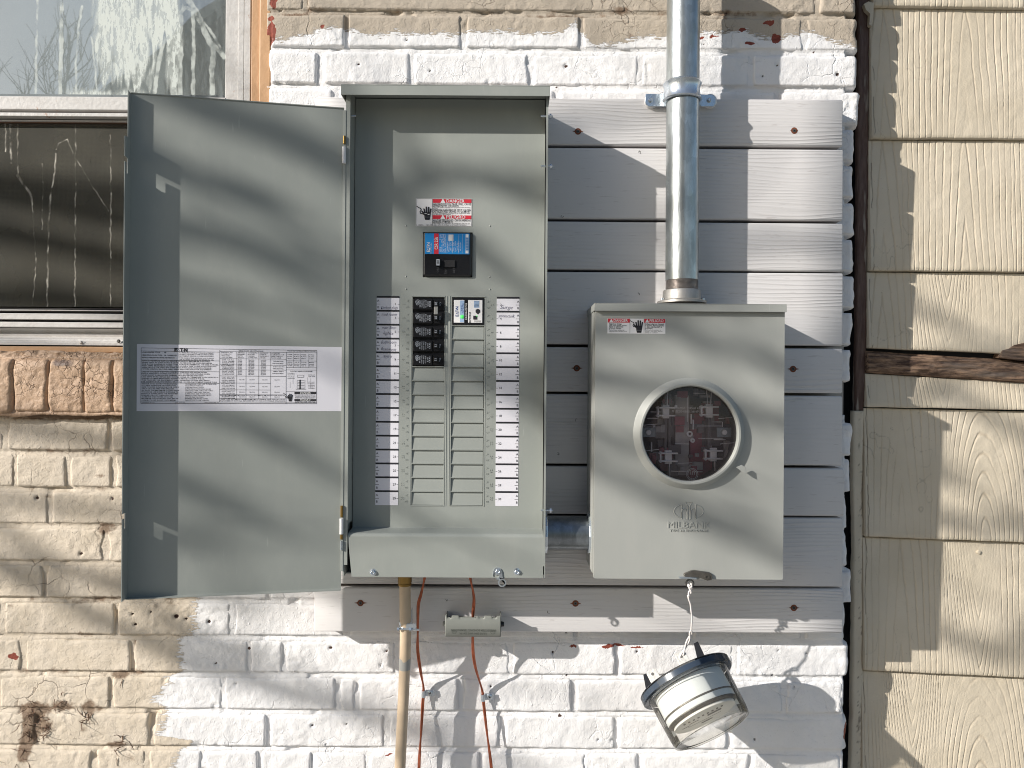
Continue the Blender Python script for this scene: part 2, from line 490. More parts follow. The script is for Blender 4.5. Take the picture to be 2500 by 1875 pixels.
# underside pixel row -> head joint positions in the photo
JO = {28: [739, 1528, 1990], 118: [840, 1125, 1412, 1690, 1958], 208: [777, 999, 1290, 1557, 1830],
      298: [1250, 1990], 1097: [13, 270], 1187: [38, 167, 279], 1277: [122, 392], 1367: [260, 530],
      1456: [112, 390, 660], 1548: [8, 287, 570, 850, 1130, 1410, 1690, 1965],
      1638: [60, 327, 612, 698, 975, 1252, 1512, 1799], 1728: [275, 550, 828, 877, 1130, 1405, 1660, 1920],
      1818: [375, 660, 950, 1231, 1510, 1785], 1908: [235, 365, 500, 640, 770, 904, 1180, 1441, 1568, 1840], 1998: [100, 380, 650, 930, 1210, 1490, 1770]}
wall = empty('brick_wall', (0, 0, -1.5), 'old brick house wall painted fresh white over peeling cream', 'wall')
XR = [(-400, 2093), (200, 2094), (600, 2090), (1000, 2084), (1400, 2080), (1875, 2071), (2300, 2060)]
def xright(z):
    pys = np.array([a for a, b in XR]); xs = np.array([b for a, b in XR])
    py = 937.5 - z * 1250
    return (np.interp(py, pys, xs) - 1250) / 1250 + (py - 937.5) * 0  # approx, roll folded into the table
WIN_X = PX(655, 200)                          # right side of the window opening
WIN_Z = PZ(150, 1000)                         # underside of the sill bricks
bR = (PX(790, 260), PX(1800, 260), PZ(1200, 1480), PZ(1200, 290))   # hidden behind the boards

def wall_attrs(X, Z):
    """paint masks; px coordinates of the wall point"""
    px = 1250 + 1250 * (X * cr + Z * sr); py = 937.5 - 1250 * (-X * sr + Z * cr)
    # top edge of the white
    tx = [600, 655, 700, 740, 790, 850, 900, 1000, 1100, 1200, 1300, 1350, 1400, 1406, 1413, 1440, 1480, 1560, 1625, 1700, 1760, 1820, 1900, 1958, 2010, 2093]
    ty = [92, 92, 98, 86, 70, 68, 86, 78, 84, 74, 84, 80, 62, 55, 70, 100, 112, 88, 88, 72, 82, 76, 98, 76, 92, 116]
    jag = fbm(px, py, 26, 3, 5) * 9
    wt = np.clip((py + jag - np.interp(px, tx, ty)) / 22, -1, 1)
    ly = [1000, 1420, 1466, 1540, 1552, 1562, 1600, 1640, 1652, 1690, 1712, 1724, 1740, 1796, 1806, 1822, 1850, 1900, 2200]
    lx = [476, 476, 476, 478, 462, 440, 436, 452, 410, 396, 372, 405, 408, 385, 470, 455, 425, 412, 400]
    jag2 = fbm(px * .45, py, 14, 3, 6) * 15
    wl = np.clip((px + jag2 - np.interp(py, ly, lx)) / 34, -1, 1)
    left = py > 700
    white = np.where(left, wl, wt) * .5 + .5
    # weathering: streaky dirt near bed joints, heavier at left
    zz = ((Z - ZREF) / PITCH) % 1.0
    nearj = np.clip(1 - np.minimum(zz, 1 - zz) / .20, 0, 1)
    n1 = fbm(px, py, 70, 3, 11) * .5 + .5
    dirt = nearj * np.clip(n1 * 1.7 - .5, 0, 1) * 1.0
    dirt += .5 * np.clip(fbm(px, py, 40, 3, 12) - .42, 0, 1) * 2
    for cx, cy, rx, ry, s in [(85, 1740, 34, 30, 1.1), (72, 1790, 22, 50, 1.0), (55, 1840, 18, 38, 1.0), (110, 1775, 36, 26, .8), (150, 1722, 26, 16, .9), (215, 1715, 18, 14, .8),
                              (218, 1750, 12, 16, .8), (204, 1778, 14, 14, .7), (290, 1650, 22, 12, .8), (255, 1298, 24, 14, .9), (290, 1815, 30, 9, .7), (200, 1660, 60, 8, .6),
                              (120, 1212, 18, 8, .8), (245, 1162, 26, 8, .7), (330, 1570, 20, 12, .6), (400, 1480, 70, 10, .5), (180, 1470, 80, 8, .5), (320, 1850, 40, 22, .55),
                              (150, 1016, 190, 14, 1.0), (20, 1480, 40, 14, .5), (480, 1560, 40, 8, .4), (1520, 22, 30, 14, .7), (720, 35, 40, 5, .9), (1380, 40, 120, 5, .6), (1540, 88, 12, 12, .7), (1700, 45, 90, 4, .5)]:
        d = ((px - cx) / rx) ** 2 + ((py - cy) / ry) ** 2
        dirt += s * np.exp(-d * 1.1)
    whitef = np.clip(white * 2 - .9, 0, 1)
    dirt = np.clip(dirt, 0, 1.2) * (1 - .93 * whitef)
    dull_shade = np.where(py < 400, 1.0, 0.0)  # full over the top band, whose shade goes into the colour
    dull_shade = np.where(left, np.clip(.25 - (py - 1000) / 1500, 0, .3), dull_shade)
    bare = np.zeros_like(px)
    px0, py0 = px, py
    px = px + fbm(px0, py0, 9, 3, 81) * 7; py = py + fbm(px0, py0, 9, 3, 82) * 6
    for cx, cy, rx, ry in [(662, 78, 11, 26), (668, 4, 8, 14), (786, 66, 6, 5), (1745, 86, 12, 4.5), (1814, 74, 9, 3.5), (1828, 104, 11, 3.5), (1893, 94, 12, 11), (1879, 55, 14, 6),
                           (1500, 1578, 30, 4), (1398, 1578, 9, 5), (2069, 1790, 7, 22), (32, 1603, 10, 9), (1560, 1581, 18, 2.5), (662, 45, 8, 9), (950, 1843, 12, 2), (1712, 92, 8, 4)]:
        d = ((px - cx) / rx) ** 2 + ((py - cy) / ry) ** 2
        bare = np.maximum(bare, np.clip(1.25 - d * .6, 0, 1))
    px = px0 + (px - px0) * .25; py = py0 + (py - py0) * .25
    hole = np.zeros_like(px)
    for cx, cy, r_ in HOLES:
        d = np.hypot((px - cx), (py - cy) * 1.15) / r_
        hole = np.maximum(hole, np.clip(1.5 - d, 0, 1))
    return dict(white=white, dirt=dirt, dull_shade=dull_shade, bare=bare, hole=hole), hole
rh = random.Random(3)
HOLES = [(429, 1506, 5.5), (453, 1512, 3.5), (510, 1518, 4.5), (367, 1495, 3), (330, 1525, 4), (323, 1500, 3), (273, 1217, 4), (90, 1216, 4), (197, 1352, 4.5), (607, 1583, 4.5), (527, 1620, 3),
         (807, 1583, 4.5), (943, 1590, 3.5), (929, 1624, 3), (1041, 1650, 2.5), (1350, 1594, 3.2), (1384, 1650, 2.6), (1367, 1748, 4.5), (1556, 1592, 3.5), (1382, 160, 4.5), (1358, 210, 3),
         (2045, 181, 4.5), (762, 1771, 3), (1843, 1807, 3), (1460, 1806, 2.6), (1198, 1676, 3), (1970, 1596, 2.5), (875, 157, 3), (1050, 172, 2.5), (1885, 1650, 3), (845, 1768, 3)]
for _ in range(26): HOLES.append((rh.uniform(0, 2060), rh.choice([rh.uniform(1480, 1870), rh.uniform(0, 200)]), rh.uniform(1.6, 2.6)))

def brick_patch(x0, x1, z0, z1, seed, res=.0028, prot=0.0, rb=.0024, rt=.0065, side=.0040, endr=False):
    nx = max(6, int((x1 - x0) / res)); nz = max(6, int((z1 - z0) / res))
    X, Z = np.meshgrid(np.linspace(x0, x1, nx), np.linspace(z0, z1, nz))
    rs = random.Random(seed)
    base = rs.uniform(-.0014, .0012) + prot
    tx, tz = rs.uniform(-.006, .006), rs.uniform(-.012, .006)
    H = base + (X - (x0 + x1) / 2) * tx + (Z - (z0 + z1) / 2) * tz
    wv = .0042
    dl = X - x0 + fbm(X, Z, .03, 3, seed) * wv; dr = x1 - X + fbm(X, Z, .03, 3, seed + 50) * wv
    db = Z - z0 + fbm(X, Z, .035, 3, 901) * wv * .5; dt = z1 - Z + fbm(X, Z, .05, 3, 902) * wv
    def fall(d, r, dep):
        t = np.clip(1 - d / r, 0, 1.4); return dep * t * t
    ev = lambda q: np.clip(.65 + fbm(X, Z, .03, 2, seed + q) * 1.5, .22, 1.6)
    H = H - fall(dl, side, .0045 + .003 * rs.random()) * ev(5) - fall(dr, side, .0045 + .005 * rs.random()) * ev(6) - fall(db, rb, .009) - fall(dt, rt, .0034)
    if endr: H = H - fall(dr, .012, .012) - np.clip(fbm(X, Z, .02, 3, 77), 0, 1) * .006 * np.clip(1 - dr / .03, 0, 1)
    H = H + fbm(X, Z, .045, 3, 21) * .0013 + fbm(X, Z, .012, 3, 22) * .0006
    rough = np.clip(fbm(X, Z, .11, 2, 33) * 1.6 - .1, 0, 1)
    H = H + rough * fbm(X, Z, .008, 3, 24) * .0016 + fbm(X, Z, .02, 3, 25) * .0007
    # chips
    ch = np.clip(fbm(X, Z, .024, 2, seed + 9) - .62, 0, 1) * np.clip(1 - np.minimum(np.minimum(dl, dr), np.minimum(db, dt)) / .018, 0, 1)
    H = H - ch * .02
    at, hole = wall_attrs(X, Z)
    H = H - np.clip(hole, 0, 1) * .005
    H = H - np.clip(at['bare'] - .4, 0, 1) * .0012
    H = H + np.clip(at['dirt'] - .7, 0, 1) * fbm(X, Z, .006, 2, 44) * .003
    return X, -H, Z, at

JW = 11 / 1250
nb = 0
for py, joints in list(JO.items()) + [(298 + 90 * i, None) for i in range(1, 13)] + [(-62 - 90 * i, None) for i in range(0, 2)]:
    k = krow(py)
    if k in COURSES: continue
    zb = ZREF + k * PITCH
    z0, z1 = zb, zb + PITCH - JW
    zm = (z0 + z1) / 2
    xr = float(xright(zm))
    if joints is None or py in (298,):
        off = (k % 2) * 135
        joints = [2030 - off - 270 * i for i in range(0, 9)] if py > 250 else [2000 - off - 275 * i for i in range(0, 9)]
    COURSES[k] = 1
    js = sorted((j - 1250) / 1250 for j in joints)
    if py < 990: xl = WIN_X
    else: xl = -1.25
    if js[0] - xl > .25:
        js = [js[0] - .222 * i for i in range(int((js[0] - xl) / .222), 0, -1)] + js
    edges = [xl - (0 if py < 990 else .05)] + [j for j in js if xl + .02 < j < xr - .02] + [xr + random.Random(k).uniform(-.006, .005)]
    for i in range(len(edges) - 1):
        a = edges[i] + (JW / 2 if i else (0.002 if py < 990 else 0)); last = i == len(edges) - 2
        b = edges[i + 1] - (0 if last else JW / 2)
        # cut the strip away where the boards hide it
        segs = [(a, b)]
        if z0 > bR[2] and z1 < bR[3]:
            if a > bR[0] and b < bR[1]: continue
        if z1 > WIN_Z and z0 < WIN_Z and py > 900: continue
        X, Y, Z, at = brick_patch(a, b, z0, z1, 100 + nb, endr=last)
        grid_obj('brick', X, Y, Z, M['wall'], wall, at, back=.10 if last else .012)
        nb += 1
# mortar sheet (struck joints: deep under the brick above, flush with the brick below)
def mortar(x0, x1, z0, z1, res=.003):
    nx = int((x1 - x0) / res); nz = int((z1 - z0) / res)
    X, Z = np.meshgrid(np.linspace(x0, x1, nx), np.linspace(z0, z1, nz))
    zz = ((Z - ZREF) / PITCH) % 1.0            # 0 = underside of brick
    t = np.clip((1 - zz) / (JW / PITCH), 0, 1) # 0 at the underside above, 1 at the brick below
    H = -.0068 + .0052 * t ** .8
    H = np.where(zz < 1 - JW / PITCH, -.0022 - .0050 * np.clip(fbm(X, Z, .12, 2, 64) + .15, 0, 1), H)
    H = H + fbm(X, Z, .03, 3, 61) * .0013 + fbm(X, Z, .009, 2, 62) * .0008 - np.clip(fbm(X, Z, .035, 2, 63) - .45, 0, 1) * .02
    at, hole = wall_attrs(X, Z)
    return X, -H, Z, at
X, Y, Z, at = mortar(WIN_X - .004, PX(2062, 600), PZ(1200, 600), PZ(1200, -120), .0034)
grid_obj('mortar', X, Y, Z, M['wall'], wall, at, back=.10)
X, Y, Z, at = mortar(-1.3, PX(2062, 1400), PZ(1200, 2060), WIN_Z, .0034)
grid_obj('mortar', X, Y, Z, M['wall'], wall, at, back=.10)
g = MB(); g.box(WIN_X, PX(2062, 1000), .006, .10, WIN_Z, PZ(1200, 600)); obj('mortar', g, M['concrete'], wall)
# the body of the wall, with the window opening left free
g = MB(); g.box(-1.3, 0.655, .102, .30, -1.5, WIN_Z - .02); g.box(WIN_X, 0.655, .102, .30, WIN_Z - .02, 1.6); g.box(-4, -1.3, .0, .30, -1.5, 1.6)
obj('core', g, M['concrete'], wall)

# rowlock sill bricks under the window, tan paint
def sill_paint():
    m, n, l, p = mat('tan_sill_paint')
    g = gpos(n, l)
    a = n.new('ShaderNodeAttribute'); a.attribute_name = 'dirt'
    nf = noise(n, l, g, 80, 5, .65)
    c = mixc(n, l, ramp(n, l, noise(n, l, g, 12, 3), .35, .65), (.40, .265, .17), (.50, .345, .23))
    v = n.new('ShaderNodeTexVoronoi'); v.feature = 'DISTANCE_TO_EDGE'; v.inputs['Scale'].default_value = 62
    gd = n.new('ShaderNodeVectorMath'); gd.operation = 'MULTIPLY_ADD'
    nd = n.new('ShaderNodeTexNoise'); l.new(g, nd.inputs['Vector']); nd.inputs['Scale'].default_value = 60
    l.new(nd.outputs['Color'], gd.inputs[0]); gd.inputs[1].default_value = (.02, .02, .02); l.new(g, gd.inputs[2]); l.new(gd.outputs[0], v.inputs['Vector'])
    ck = math_(n, l, 'MULTIPLY', ramp(n, l, v.outputs['Distance'], .05, 0), ramp(n, l, noise(n, l, g, 14, 2), .45, .6))
    c = mixc(n, l, math_(n, l, 'MULTIPLY', ck, .6), c, (.17, .09, .05))
    dm = ramp(n, l, math_(n, l, 'ADD', a.outputs['Fac'], math_(n, l, 'MULTIPLY', math_(n, l, 'SUBTRACT', nf, .5), 1.0)), .45, .7)
    c = mixc(n, l, math_(n, l, 'MULTIPLY', dm, .85), c, (.10, .065, .055))
    l.new(c, p.inputs['Base Color']); p.inputs['Roughness'].default_value = .6
    b = bump(n, l, noise(n, l, g, 60, 4, .6), .003, 1)
    b = bump(n, l, math_(n, l, 'MULTIPLY', ck, -1), .0012, 1, b)
    b = bump(n, l, noise(n, l, g, 220, 3, .6), .0007, 1, b)
    l.new(b, p.inputs['Normal'])
    return m
M['sill'] = sill_paint()
rj = [-200, -110, -35, 45, 128, 216, 285, 370, 450, 530, 610, 690]
for i in range(len(rj) - 1):
    x0, x1 = (rj[i] - 1250) / 1250 + .003, (rj[i + 1] - 1250) / 1250 + .002
    z0, z1 = PZ(150, 1007), PZ(150, 878)
    nx, nz = int((x1 - x0) / .0022), int((z1 - z0) / .0022)
    X, Z = np.meshgrid(np.linspace(x0, x1, nx), np.linspace(z0, z1, nz))
    Zs = Z + (Z < z0 + .02) * fbm(X, Z, .02, 2, 8) * .004
    H = .021 + random.Random(i).uniform(-.001, .002)
    fl = lambda d, r, dep: dep * np.clip(1 - d / r, 0, 1.3) ** 2
    H = H - fl(X - x0 + fbm(X, Z, .03, 2, 300 + i) * .004, .007, .006) - fl(x1 - X + fbm(X, Z, .03, 2, 400 + i) * .004, .007, .006) - fl(Z - z0, .006, .006) - fl(z1 - Z, .014, .006)
    H = H + fbm(X, Z, .03, 3, 31) * .002 + fbm(X, Z, .008, 3, 32) * .0012
    dirt = np.clip(1 - (z1 - Z) / .03, 0, 1) * (.35 + .6 * fbm(X, Z, .05, 2, 35)) + .7 * np.exp(-(((X - PX(168, 890)) / .022) ** 2 + ((Z - PZ(168, 888)) / .009) ** 2)) + .8 * np.exp(-(((X - PX(5, 890)) / .012) ** 2 + ((Z - PZ(5, 890)) / .012) ** 2))
    grid_obj('sill_brick', X, -H, Zs, M['sill'], wall, dict(dirt=dirt), back=.03, label='tan painted brick set on edge under the window' if i == 0 else None)
nxs = 460
X, Z = np.meshgrid(np.linspace(-1.3, WIN_X, nxs), np.linspace(PZ(150, 1010), PZ(150, 872), 55))
tt = (Z - Z.min()) / (Z.max() - Z.min())
H = .0125 + fbm(X, Z, .03, 3, 41) * .0018 + np.clip(1 - tt * 6, 0, 1) * .006
Zw = Z + (tt == 0) * (fbm(X, Z, .05, 3, 42) * .009 - .002)
grid_obj('sill_mortar', X, -H, Zw, M['sill'], wall, dict(dirt=np.clip(1 - (Z.max() - Z) / .02, 0, 1) * .5), back=.012)
# dead creeper roots clinging to the joint
g = MB(); rr_ = random.Random(5)
for i in range(70):
    cx, cy = rr_.choice([(85, 1735), (70, 1790), (55, 1840), (100, 1780), (150, 1722), (213, 1760), (285, 1660), (288, 1815)])
    q = P(cx + rr_.gauss(0, 11), cy + rr_.gauss(0, 13), .001)
    pts = [q]
    d = Vector((rr_.uniform(-1, 1), rr_.uniform(-.6, .1), rr_.uniform(-1, 1)))
    for j in range(4):
        d = (d + Vector((rr_.uniform(-.6, .6), rr_.uniform(-.4, .4), rr_.uniform(-.7, .5)))).normalized()
        q = q + d * rr_.uniform(.003, .007); q.y = min(q.y, -.0005); pts.append(q)
    g.tube(pts, [.0007, .0008, .0006, .0005, .0002], 4, False)
M['root'] = simple('dead_root', (.14, .08, .05), .9)
obj('creeper_root', g, M['root'], None, 'dried brown creeper roots clinging to the cream bricks low at the left', 'dead creeper', kind='stuff')

# ================================================================== WINDOW
win = empty('window', P(300, 840, -.03), 'weathered white sash window with insect screen and tan frame beside the gray panel door', 'window')
def worn_white():
    m, n, l, p = mat('weathered_white_frame')
    g = gpos(n, l)
    f = ramp(n, l, noise(n, l, gpos(n, l, (.4, 1, 1)), 60, 5, .65), .45, .72)
    c = mixc(n, l, math_(n, l, 'MULTIPLY', f, .35), (.60, .58, .555), (.36, .32, .28))
    c = mixc(n, l, ramp(n, l, noise(n, l, g, 33, 5, .7), .68, .74), c, (.40, .22, .13))
    l.new(c, p.inputs['Base Color']); p.inputs['Roughness'].default_value = .5
    l.new(bump(n, l, noise(n, l, g, 120, 4), .0007, 1), p.inputs['Normal'])
    return m
M['frame'] = worn_white()
M['tanwood'] = simple('tan_frame_paint', (.56, .33, .17), .5, 0, .0008, 90, .08, 20)
M['brownal'] = simple('brown_aluminium_track', (.22, .13, .09), .45, .2)
M['rubber'] = simple('dark_gasket', (.025, .02, .018), .6)
def slab(name, x0, x1, y0, y1, zb, zf, mt, parent, bevel=.001, **kw):
    """box given by photo px rectangle at its front height zf"""
    a = P(x0, y0, zf); b = P(x1, y1, zf)
    g = MB(); g.box(a.x, b.x, -zf, -zb, b.z, a.z)
    return obj(name, g, mt, parent, bevel=bevel, **kw)
# brick mould and tracks, right side
slab('brick_mould', 634, 656, -150, 846, -.06, -.004, M['tanwood'], win, .003)
slab('brick_mould', 615, 633, -150, 846, -.06, -.010, M['tanwood'], win, .002)
for i, (a, b, zf, mt) in enumerate([(607, 614, -.020, 'brownal'), (598, 606, -.014, 'frame'), (591, 597, -.022, 'brownal'), (583, 590, -.016, 'frame')]):
    slab('track', a, b, -150, 842, -.06, zf, M[mt], win, .0008)
slab('stile', 552, 582, -150, 287, -.06, -.018, M['frame'], win, .0015)
slab('stile', 552, 582, 287.5, 803, -.06, -.026, M['frame'], win, .0015)
# meeting rail
slab('meeting_rail', -250, 551, 232, 271, -.06, -.017, M['frame'], win, .002)
slab('meeting_rail', -250, 551, 272, 287, -.06, -.013, M['frame'], win, .0015)
slab('screen_track', -250, 551, 288, 292, -.06, -.034, M['rubber'], win, 0)
slab('screen_track', -250, 551, 293, 296, -.06, -.026, M['frame'], win, 0)
slab('screen_track', -250, 551, 297, 301, -.06, -.032, M['brownal'], win, 0)
slab('screen_track', -250, 551, 751.5, 755, -.06, -.034, M['rubber'], win, 0)
slab('screen_track', -250, 551, 756, 759, -.06, -.026, M['frame'], win, 0)
slab('screen_track', -250, 551, 759.5, 762, -.06, -.030, M['rubber'], win, 0)
slab('bottom_rail', -250, 551, 762.5, 783, -.06, -.018, M['frame'], win, .0012)
slab('bottom_rail', -250, 551, 783.5, 802, -.06, -.016, M['frame'], win, .0012)
# aluminium sill with hollow
g = MB()
prof = [(-.055, 800), (-.028, 802), (-.034, 806), (-.038, 812), (-.031, 817), (-.033, 822), (-.024, 826), (-.0125, 828), (-.012, 831), (-.0095, 832), (-.0095, 836), (-.006, 837), (-.006, 842.5), (-.055, 842.5)]
pts = [(-zf, PZ(150, py, zf)) for zf, py in prof]
g.prism(pts, PX(-250, 820, -.02), PX(583, 820, -.02), lambda p, q, t: Vector((t, p, q)))
obj('aluminium_sill', g, M['frame'], win, smooth=35, recalc=True)
slab('wood_sill', -250, 633, 843, 864, -.06, -.001, M['tanwood'], win, .002)
X, Z = np.meshgrid(np.linspace(PX(-250, 860), PX(633, 860), 420), np.linspace(PZ(150, 880), PZ(150, 858), 16))
H = .006 + fbm(X * .4, Z, .008, 3, 55) * .005 + .004 * (1 - (Z - Z.min()) / (Z.max() - Z.min()))
grid_obj('flaking_paint', X, -H, Z + fbm(X, Z, .02, 3, 56) * .004, M['sill'], win, dict(dirt=.3 + .3 * fbm(X, Z, .02, 2, 57)), back=.004)
# screws in the sill
for cx, cy, mt in [(290, 833, 'steel_dark'), (198, 836, 'frame')]:
    c = P(cx, cy, -.006); g = MB(); g.lathe([(0, .003), (.002, .003), (.0034, .0015), (.0036, 0)], Matrix.Translation(c) @ Matrix.Rotation(R(90), 4, 'X'), 16)
    obj('screw', g, M[mt], win, smooth=40)
# glass
def sash_glass():
    m, n, l, p = mat('grimy_storm_glass'); n.remove(p)
    out = n['Material Output']; g = gpos(n, l)
    tr = n.new('ShaderNodeBsdfTransparent'); tr.inputs[0].default_value = (.8, .85, .85, 1)
    gl = n.new('ShaderNodeBsdfGlossy'); gl.inputs['Roughness'].default_value = .015; gl.inputs[0].default_value = (.98, .93, .86, 1)
    l.new(bump(n, l, noise(n, l, g, 5, 1), .0008, 1), gl.inputs['Normal'])
    mx = n.new('ShaderNodeMixShader'); mx.inputs[0].default_value = .33
    l.new(tr.outputs[0], mx.inputs[1]); l.new(gl.outputs[0], mx.inputs[2])
    a = n.new('ShaderNodeAttribute'); a.attribute_name = 'film'
    st = gpos(n, l, (1, 1, .09))
    s1 = noise(n, l, st, 55, 5, .7)
    s2 = noise(n, l, g, 300, 3, .7)
    s3 = noise(n, l, gpos(n, l, (1, 1, .3)), 150, 4, .7)
    v = math_(n, l, 'ADD', a.outputs['Fac'], math_(n, l, 'MULTIPLY', math_(n, l, 'SUBTRACT', s1, .5), 1.6))
    v = ramp(n, l, v, .35, 1.0)
    crust = math_(n, l, 'MULTIPLY', ramp(n, l, math_(n, l, 'ADD', s3, math_(n, l, 'MULTIPLY', v, .12)), .56, .62), ramp(n, l, v, .25, .8))
    f = math_(n, l, 'ADD', math_(n, l, 'MULTIPLY', v, .5), math_(n, l, 'MULTIPLY', crust, .5), clamp=True)
    f = math_(n, l, 'ADD', f, math_(n, l, 'ADD', .10, math_(n, l, 'MULTIPLY', s2, .06)), clamp=True)
    dr_ = n.new('ShaderNodeAttribute'); dr_.attribute_name = 'drip'
    f = math_(n, l, 'MAXIMUM', f, math_(n, l, 'MULTIPLY', dr_.outputs['Fac'], math_(n, l, 'ADD', .45, math_(n, l, 'MULTIPLY', s1, .6))), clamp=True)
    df = n.new('ShaderNodeBsdfDiffuse'); df.inputs[0].default_value = (.66, .70, .66, 1)
    m2 = n.new('ShaderNodeMixShader'); l.new(f, m2.inputs[0]); l.new(mx.outputs[0], m2.inputs[1]); l.new(df.outputs[0], m2.inputs[2])
    l.new(m2.outputs[0], out.inputs[0]); return m
M['sashglass'] = sash_glass()
a = P(-250, -150, -.024); b = P(552, 233, -.024)
X, Z = np.meshgrid(np.linspace(a.x, b.x, 620), np.linspace(b.z, a.z, 260))
px = 1250 + X * 1250 * D / (D + .024); py = 937.5 - (Z * cr - X * sr) * 1250 * D / (D + .024)
film = np.zeros_like(px)
pxw = px + fbm(px * 1.0, py * .12, 18, 3, 71) * 16 + fbm(px, py, 70, 2, 72) * 14; pyw = py + fbm(px * 1.0, py * .1, 9, 2, 73) * 45
for x0, x1, yb in [(225, 360, 225), (215, 265, 150), (262, 345, 210), (340, 440, 120), (345, 385, 228), (395, 440, 236), (205, 240, 60)]:
    film = np.maximum(film, .85 * np.clip((pxw - x0) / 20, 0, 1) * np.clip((x1 - pxw) / 20, 0, 1) * np.clip((yb - pyw) / 30, 0, 1))
film = np.maximum(film, .75 * np.clip((py - 205) / 22, 0, 1) * np.clip((380 - px) / 50, 0, 1) * np.clip((px - 130) / 60, 0, 1))
film = film + .25 * np.clip(fbm(px, py, 140, 2, 70), 0, 1)
def seg_mask(px, py, lines, soft, sd):
    m = np.zeros_like(px)
    qx = px + fbm(px, py, 14, 2, sd) * 2.2; w_ = 1 + .45 * fbm(px, py, 22, 2, sd + 1)
    for pts, wd in lines:
        for (x0, y0), (x1, y1) in zip(pts[:-1], pts[1:]):
            L2 = (x1 - x0) ** 2 + (y1 - y0) ** 2
            t = np.clip(((qx - x0) * (x1 - x0) + (py - y0) * (y1 - y0)) / L2, 0, 1)
            d = np.hypot(qx - x0 - t * (x1 - x0), py - y0 - t * (y1 - y0))
            m = np.maximum(m, np.clip((wd * .5 * w_ + soft - d) / soft, 0, 1))
    return m
drips = [([(440, 10), (437, 35), (440, 60)], 2), ([(436, 30), (447, 18), (463, 24), (466, 60), (467, 110), (466, 170), (467, 228)], 7),
         ([(452, 0), (475, 30), (490, 70), (505, 100), (516, 115), (513, 150), (512, 175), (514, 228)], 11), ([(516, 108), (530, 125), (541, 140)], 7), ([(492, 55), (506, 72), (520, 95), (545, 140)], 3),
         ([(435, 40), (436, 110), (434, 165), (436, 230)], 9), ([(408, 110), (410, 150), (416, 190), (421, 229)], 13), ([(398, 90), (388, 125), (380, 170), (372, 228)], 7), ([(218, 90), (225, 150), (231, 218)], 1.6),
         ([(86, 0), (84, 70), (83, 150), (82, 234)], 3.4), ([(145, 0), (144, 80), (143, 160), (142, 230)], 7), ([(193, 15), (188, 50), (182, 110), (180, 160), (181, 222)], 3.4)]
drip = seg_mask(px, py, drips, 3.0, 75)
drip = drip * np.clip(.8 + fbm(px, py, 20, 3, 76) * .9, .15, 1)
big = ((px > 385) & (py > 60)) * 0
grid_obj('glass_pane', X, np.full_like(X, .024), Z, M['sashglass'], win, dict(film=film, drip=drip), label='storm glass streaked with white paint film')
M['drip'] = simple('dried_white_drip', (.66, .69, .64), .6, 0, .0008, 400)
# insect screen over dark glass
m_, n_, l_, p_ = mat('insect_screen')
g_ = gpos(n_, l_)
ck = n_.new('ShaderNodeTexWave'); ck.bands_direction = 'X'; ck.inputs['Scale'].default_value = 190; l_.new(g_, ck.inputs['Vector'])
ck2 = n_.new('ShaderNodeTexWave'); ck2.bands_direction = 'Z'; ck2.inputs['Scale'].default_value = 190; l_.new(g_, ck2.inputs['Vector'])
wv = math_(n_, l_, 'MAXIMUM', ck.outputs['Fac'], ck2.outputs['Fac'])
al = math_(n_, l_, 'ADD', math_(n_, l_, 'MULTIPLY', ramp(n_, l_, wv, .5, .9), .3), math_(n_, l_, 'ADD', .42, math_(n_, l_, 'MULTIPLY', ramp(n_, l_, noise(n_, l_, g_, 7, 4), .35, .75), .2)))
dr_ = n_.new('ShaderNodeAttribute'); dr_.attribute_name = 'drip'
l_.new(math_(n_, l_, 'MAXIMUM', al, dr_.outputs['Fac']), p_.inputs['Alpha'])
l_.new(mixc(n_, l_, dr_.outputs['Fac'], mixc(n_, l_, noise(n_, l_, g_, 12, 4), (.085, .078, .055), (.045, .044, .034)), (.62, .58, .50)), p_.inputs['Base Color']); p_.inputs['Roughness'].default_value = .8
M['screen'] = m_
def sheet(name, x0, x1, y0, y1, z, mt, parent, **kw):
    a = P(x0, y0, z); b = P(x1, y1, z); g = MB()
    g.add([(a.x, -z, b.z), (b.x, -z, b.z), (b.x, -z, a.z), (a.x, -z, a.z)], [(0, 1, 2, 3)])
    return obj(name, g, mt, parent, **kw)
ds = [([(9, 302), (9, 335), (10, 370)], 1.8), ([(20, 302), (21, 345), (24, 398)], 3), ([(38, 302), (39, 345), (40, 430)], 2), ([(38, 428), (55, 452), (72, 475), (76, 500)], 4), ([(132, 375), (131, 410), (124, 455), (118, 500), (115, 580), (114, 690), (114, 748)], 2.2),
      ([(179, 302), (180, 400), (181, 500), (181, 650), (181, 748)], 1.5), ([(265, 330), (266, 400), (268, 480), (267, 600), (268, 748)], 1.4), ([(133, 365), (138, 350), (160, 340), (175, 375)], 1), ([(180, 385), (220, 450), (262, 515)], .8), ([(76, 500), (80, 560), (86, 640), (78, 745)], .9), ([(100, 400), (101, 470), (100, 560)], .9)]
a = P(-250, 300, -.033); b = P(552, 752, -.033)
X, Z = np.meshgrid(np.linspace(a.x, b.x, 620), np.linspace(b.z, a.z, 300))
px = 1250 + X * 1250 * D / (D + .033); py = 937.5 - (Z * cr - X * sr) * 1250 * D / (D + .033)
dm_ = seg_mask(px, py, [(p_, w_ * .9) for p_, w_ in ds], 1.4, 78) * np.clip(.36 + fbm(px, py, 16, 3, 79) * 1.2, .05, 1)
grid_obj('insect_screen', X, np.full_like(X, .033), Z, M['screen'], win, dict(drip=dm_), label='dark insect screen with a few dried white drips')
M['lowglass'] = thin_glass('lower_glass', (.75, .75, .72), 1.15, .0, .05)
sheet('glass_pane', -250, 552, 296, 758, -.055, M['lowglass'], win)
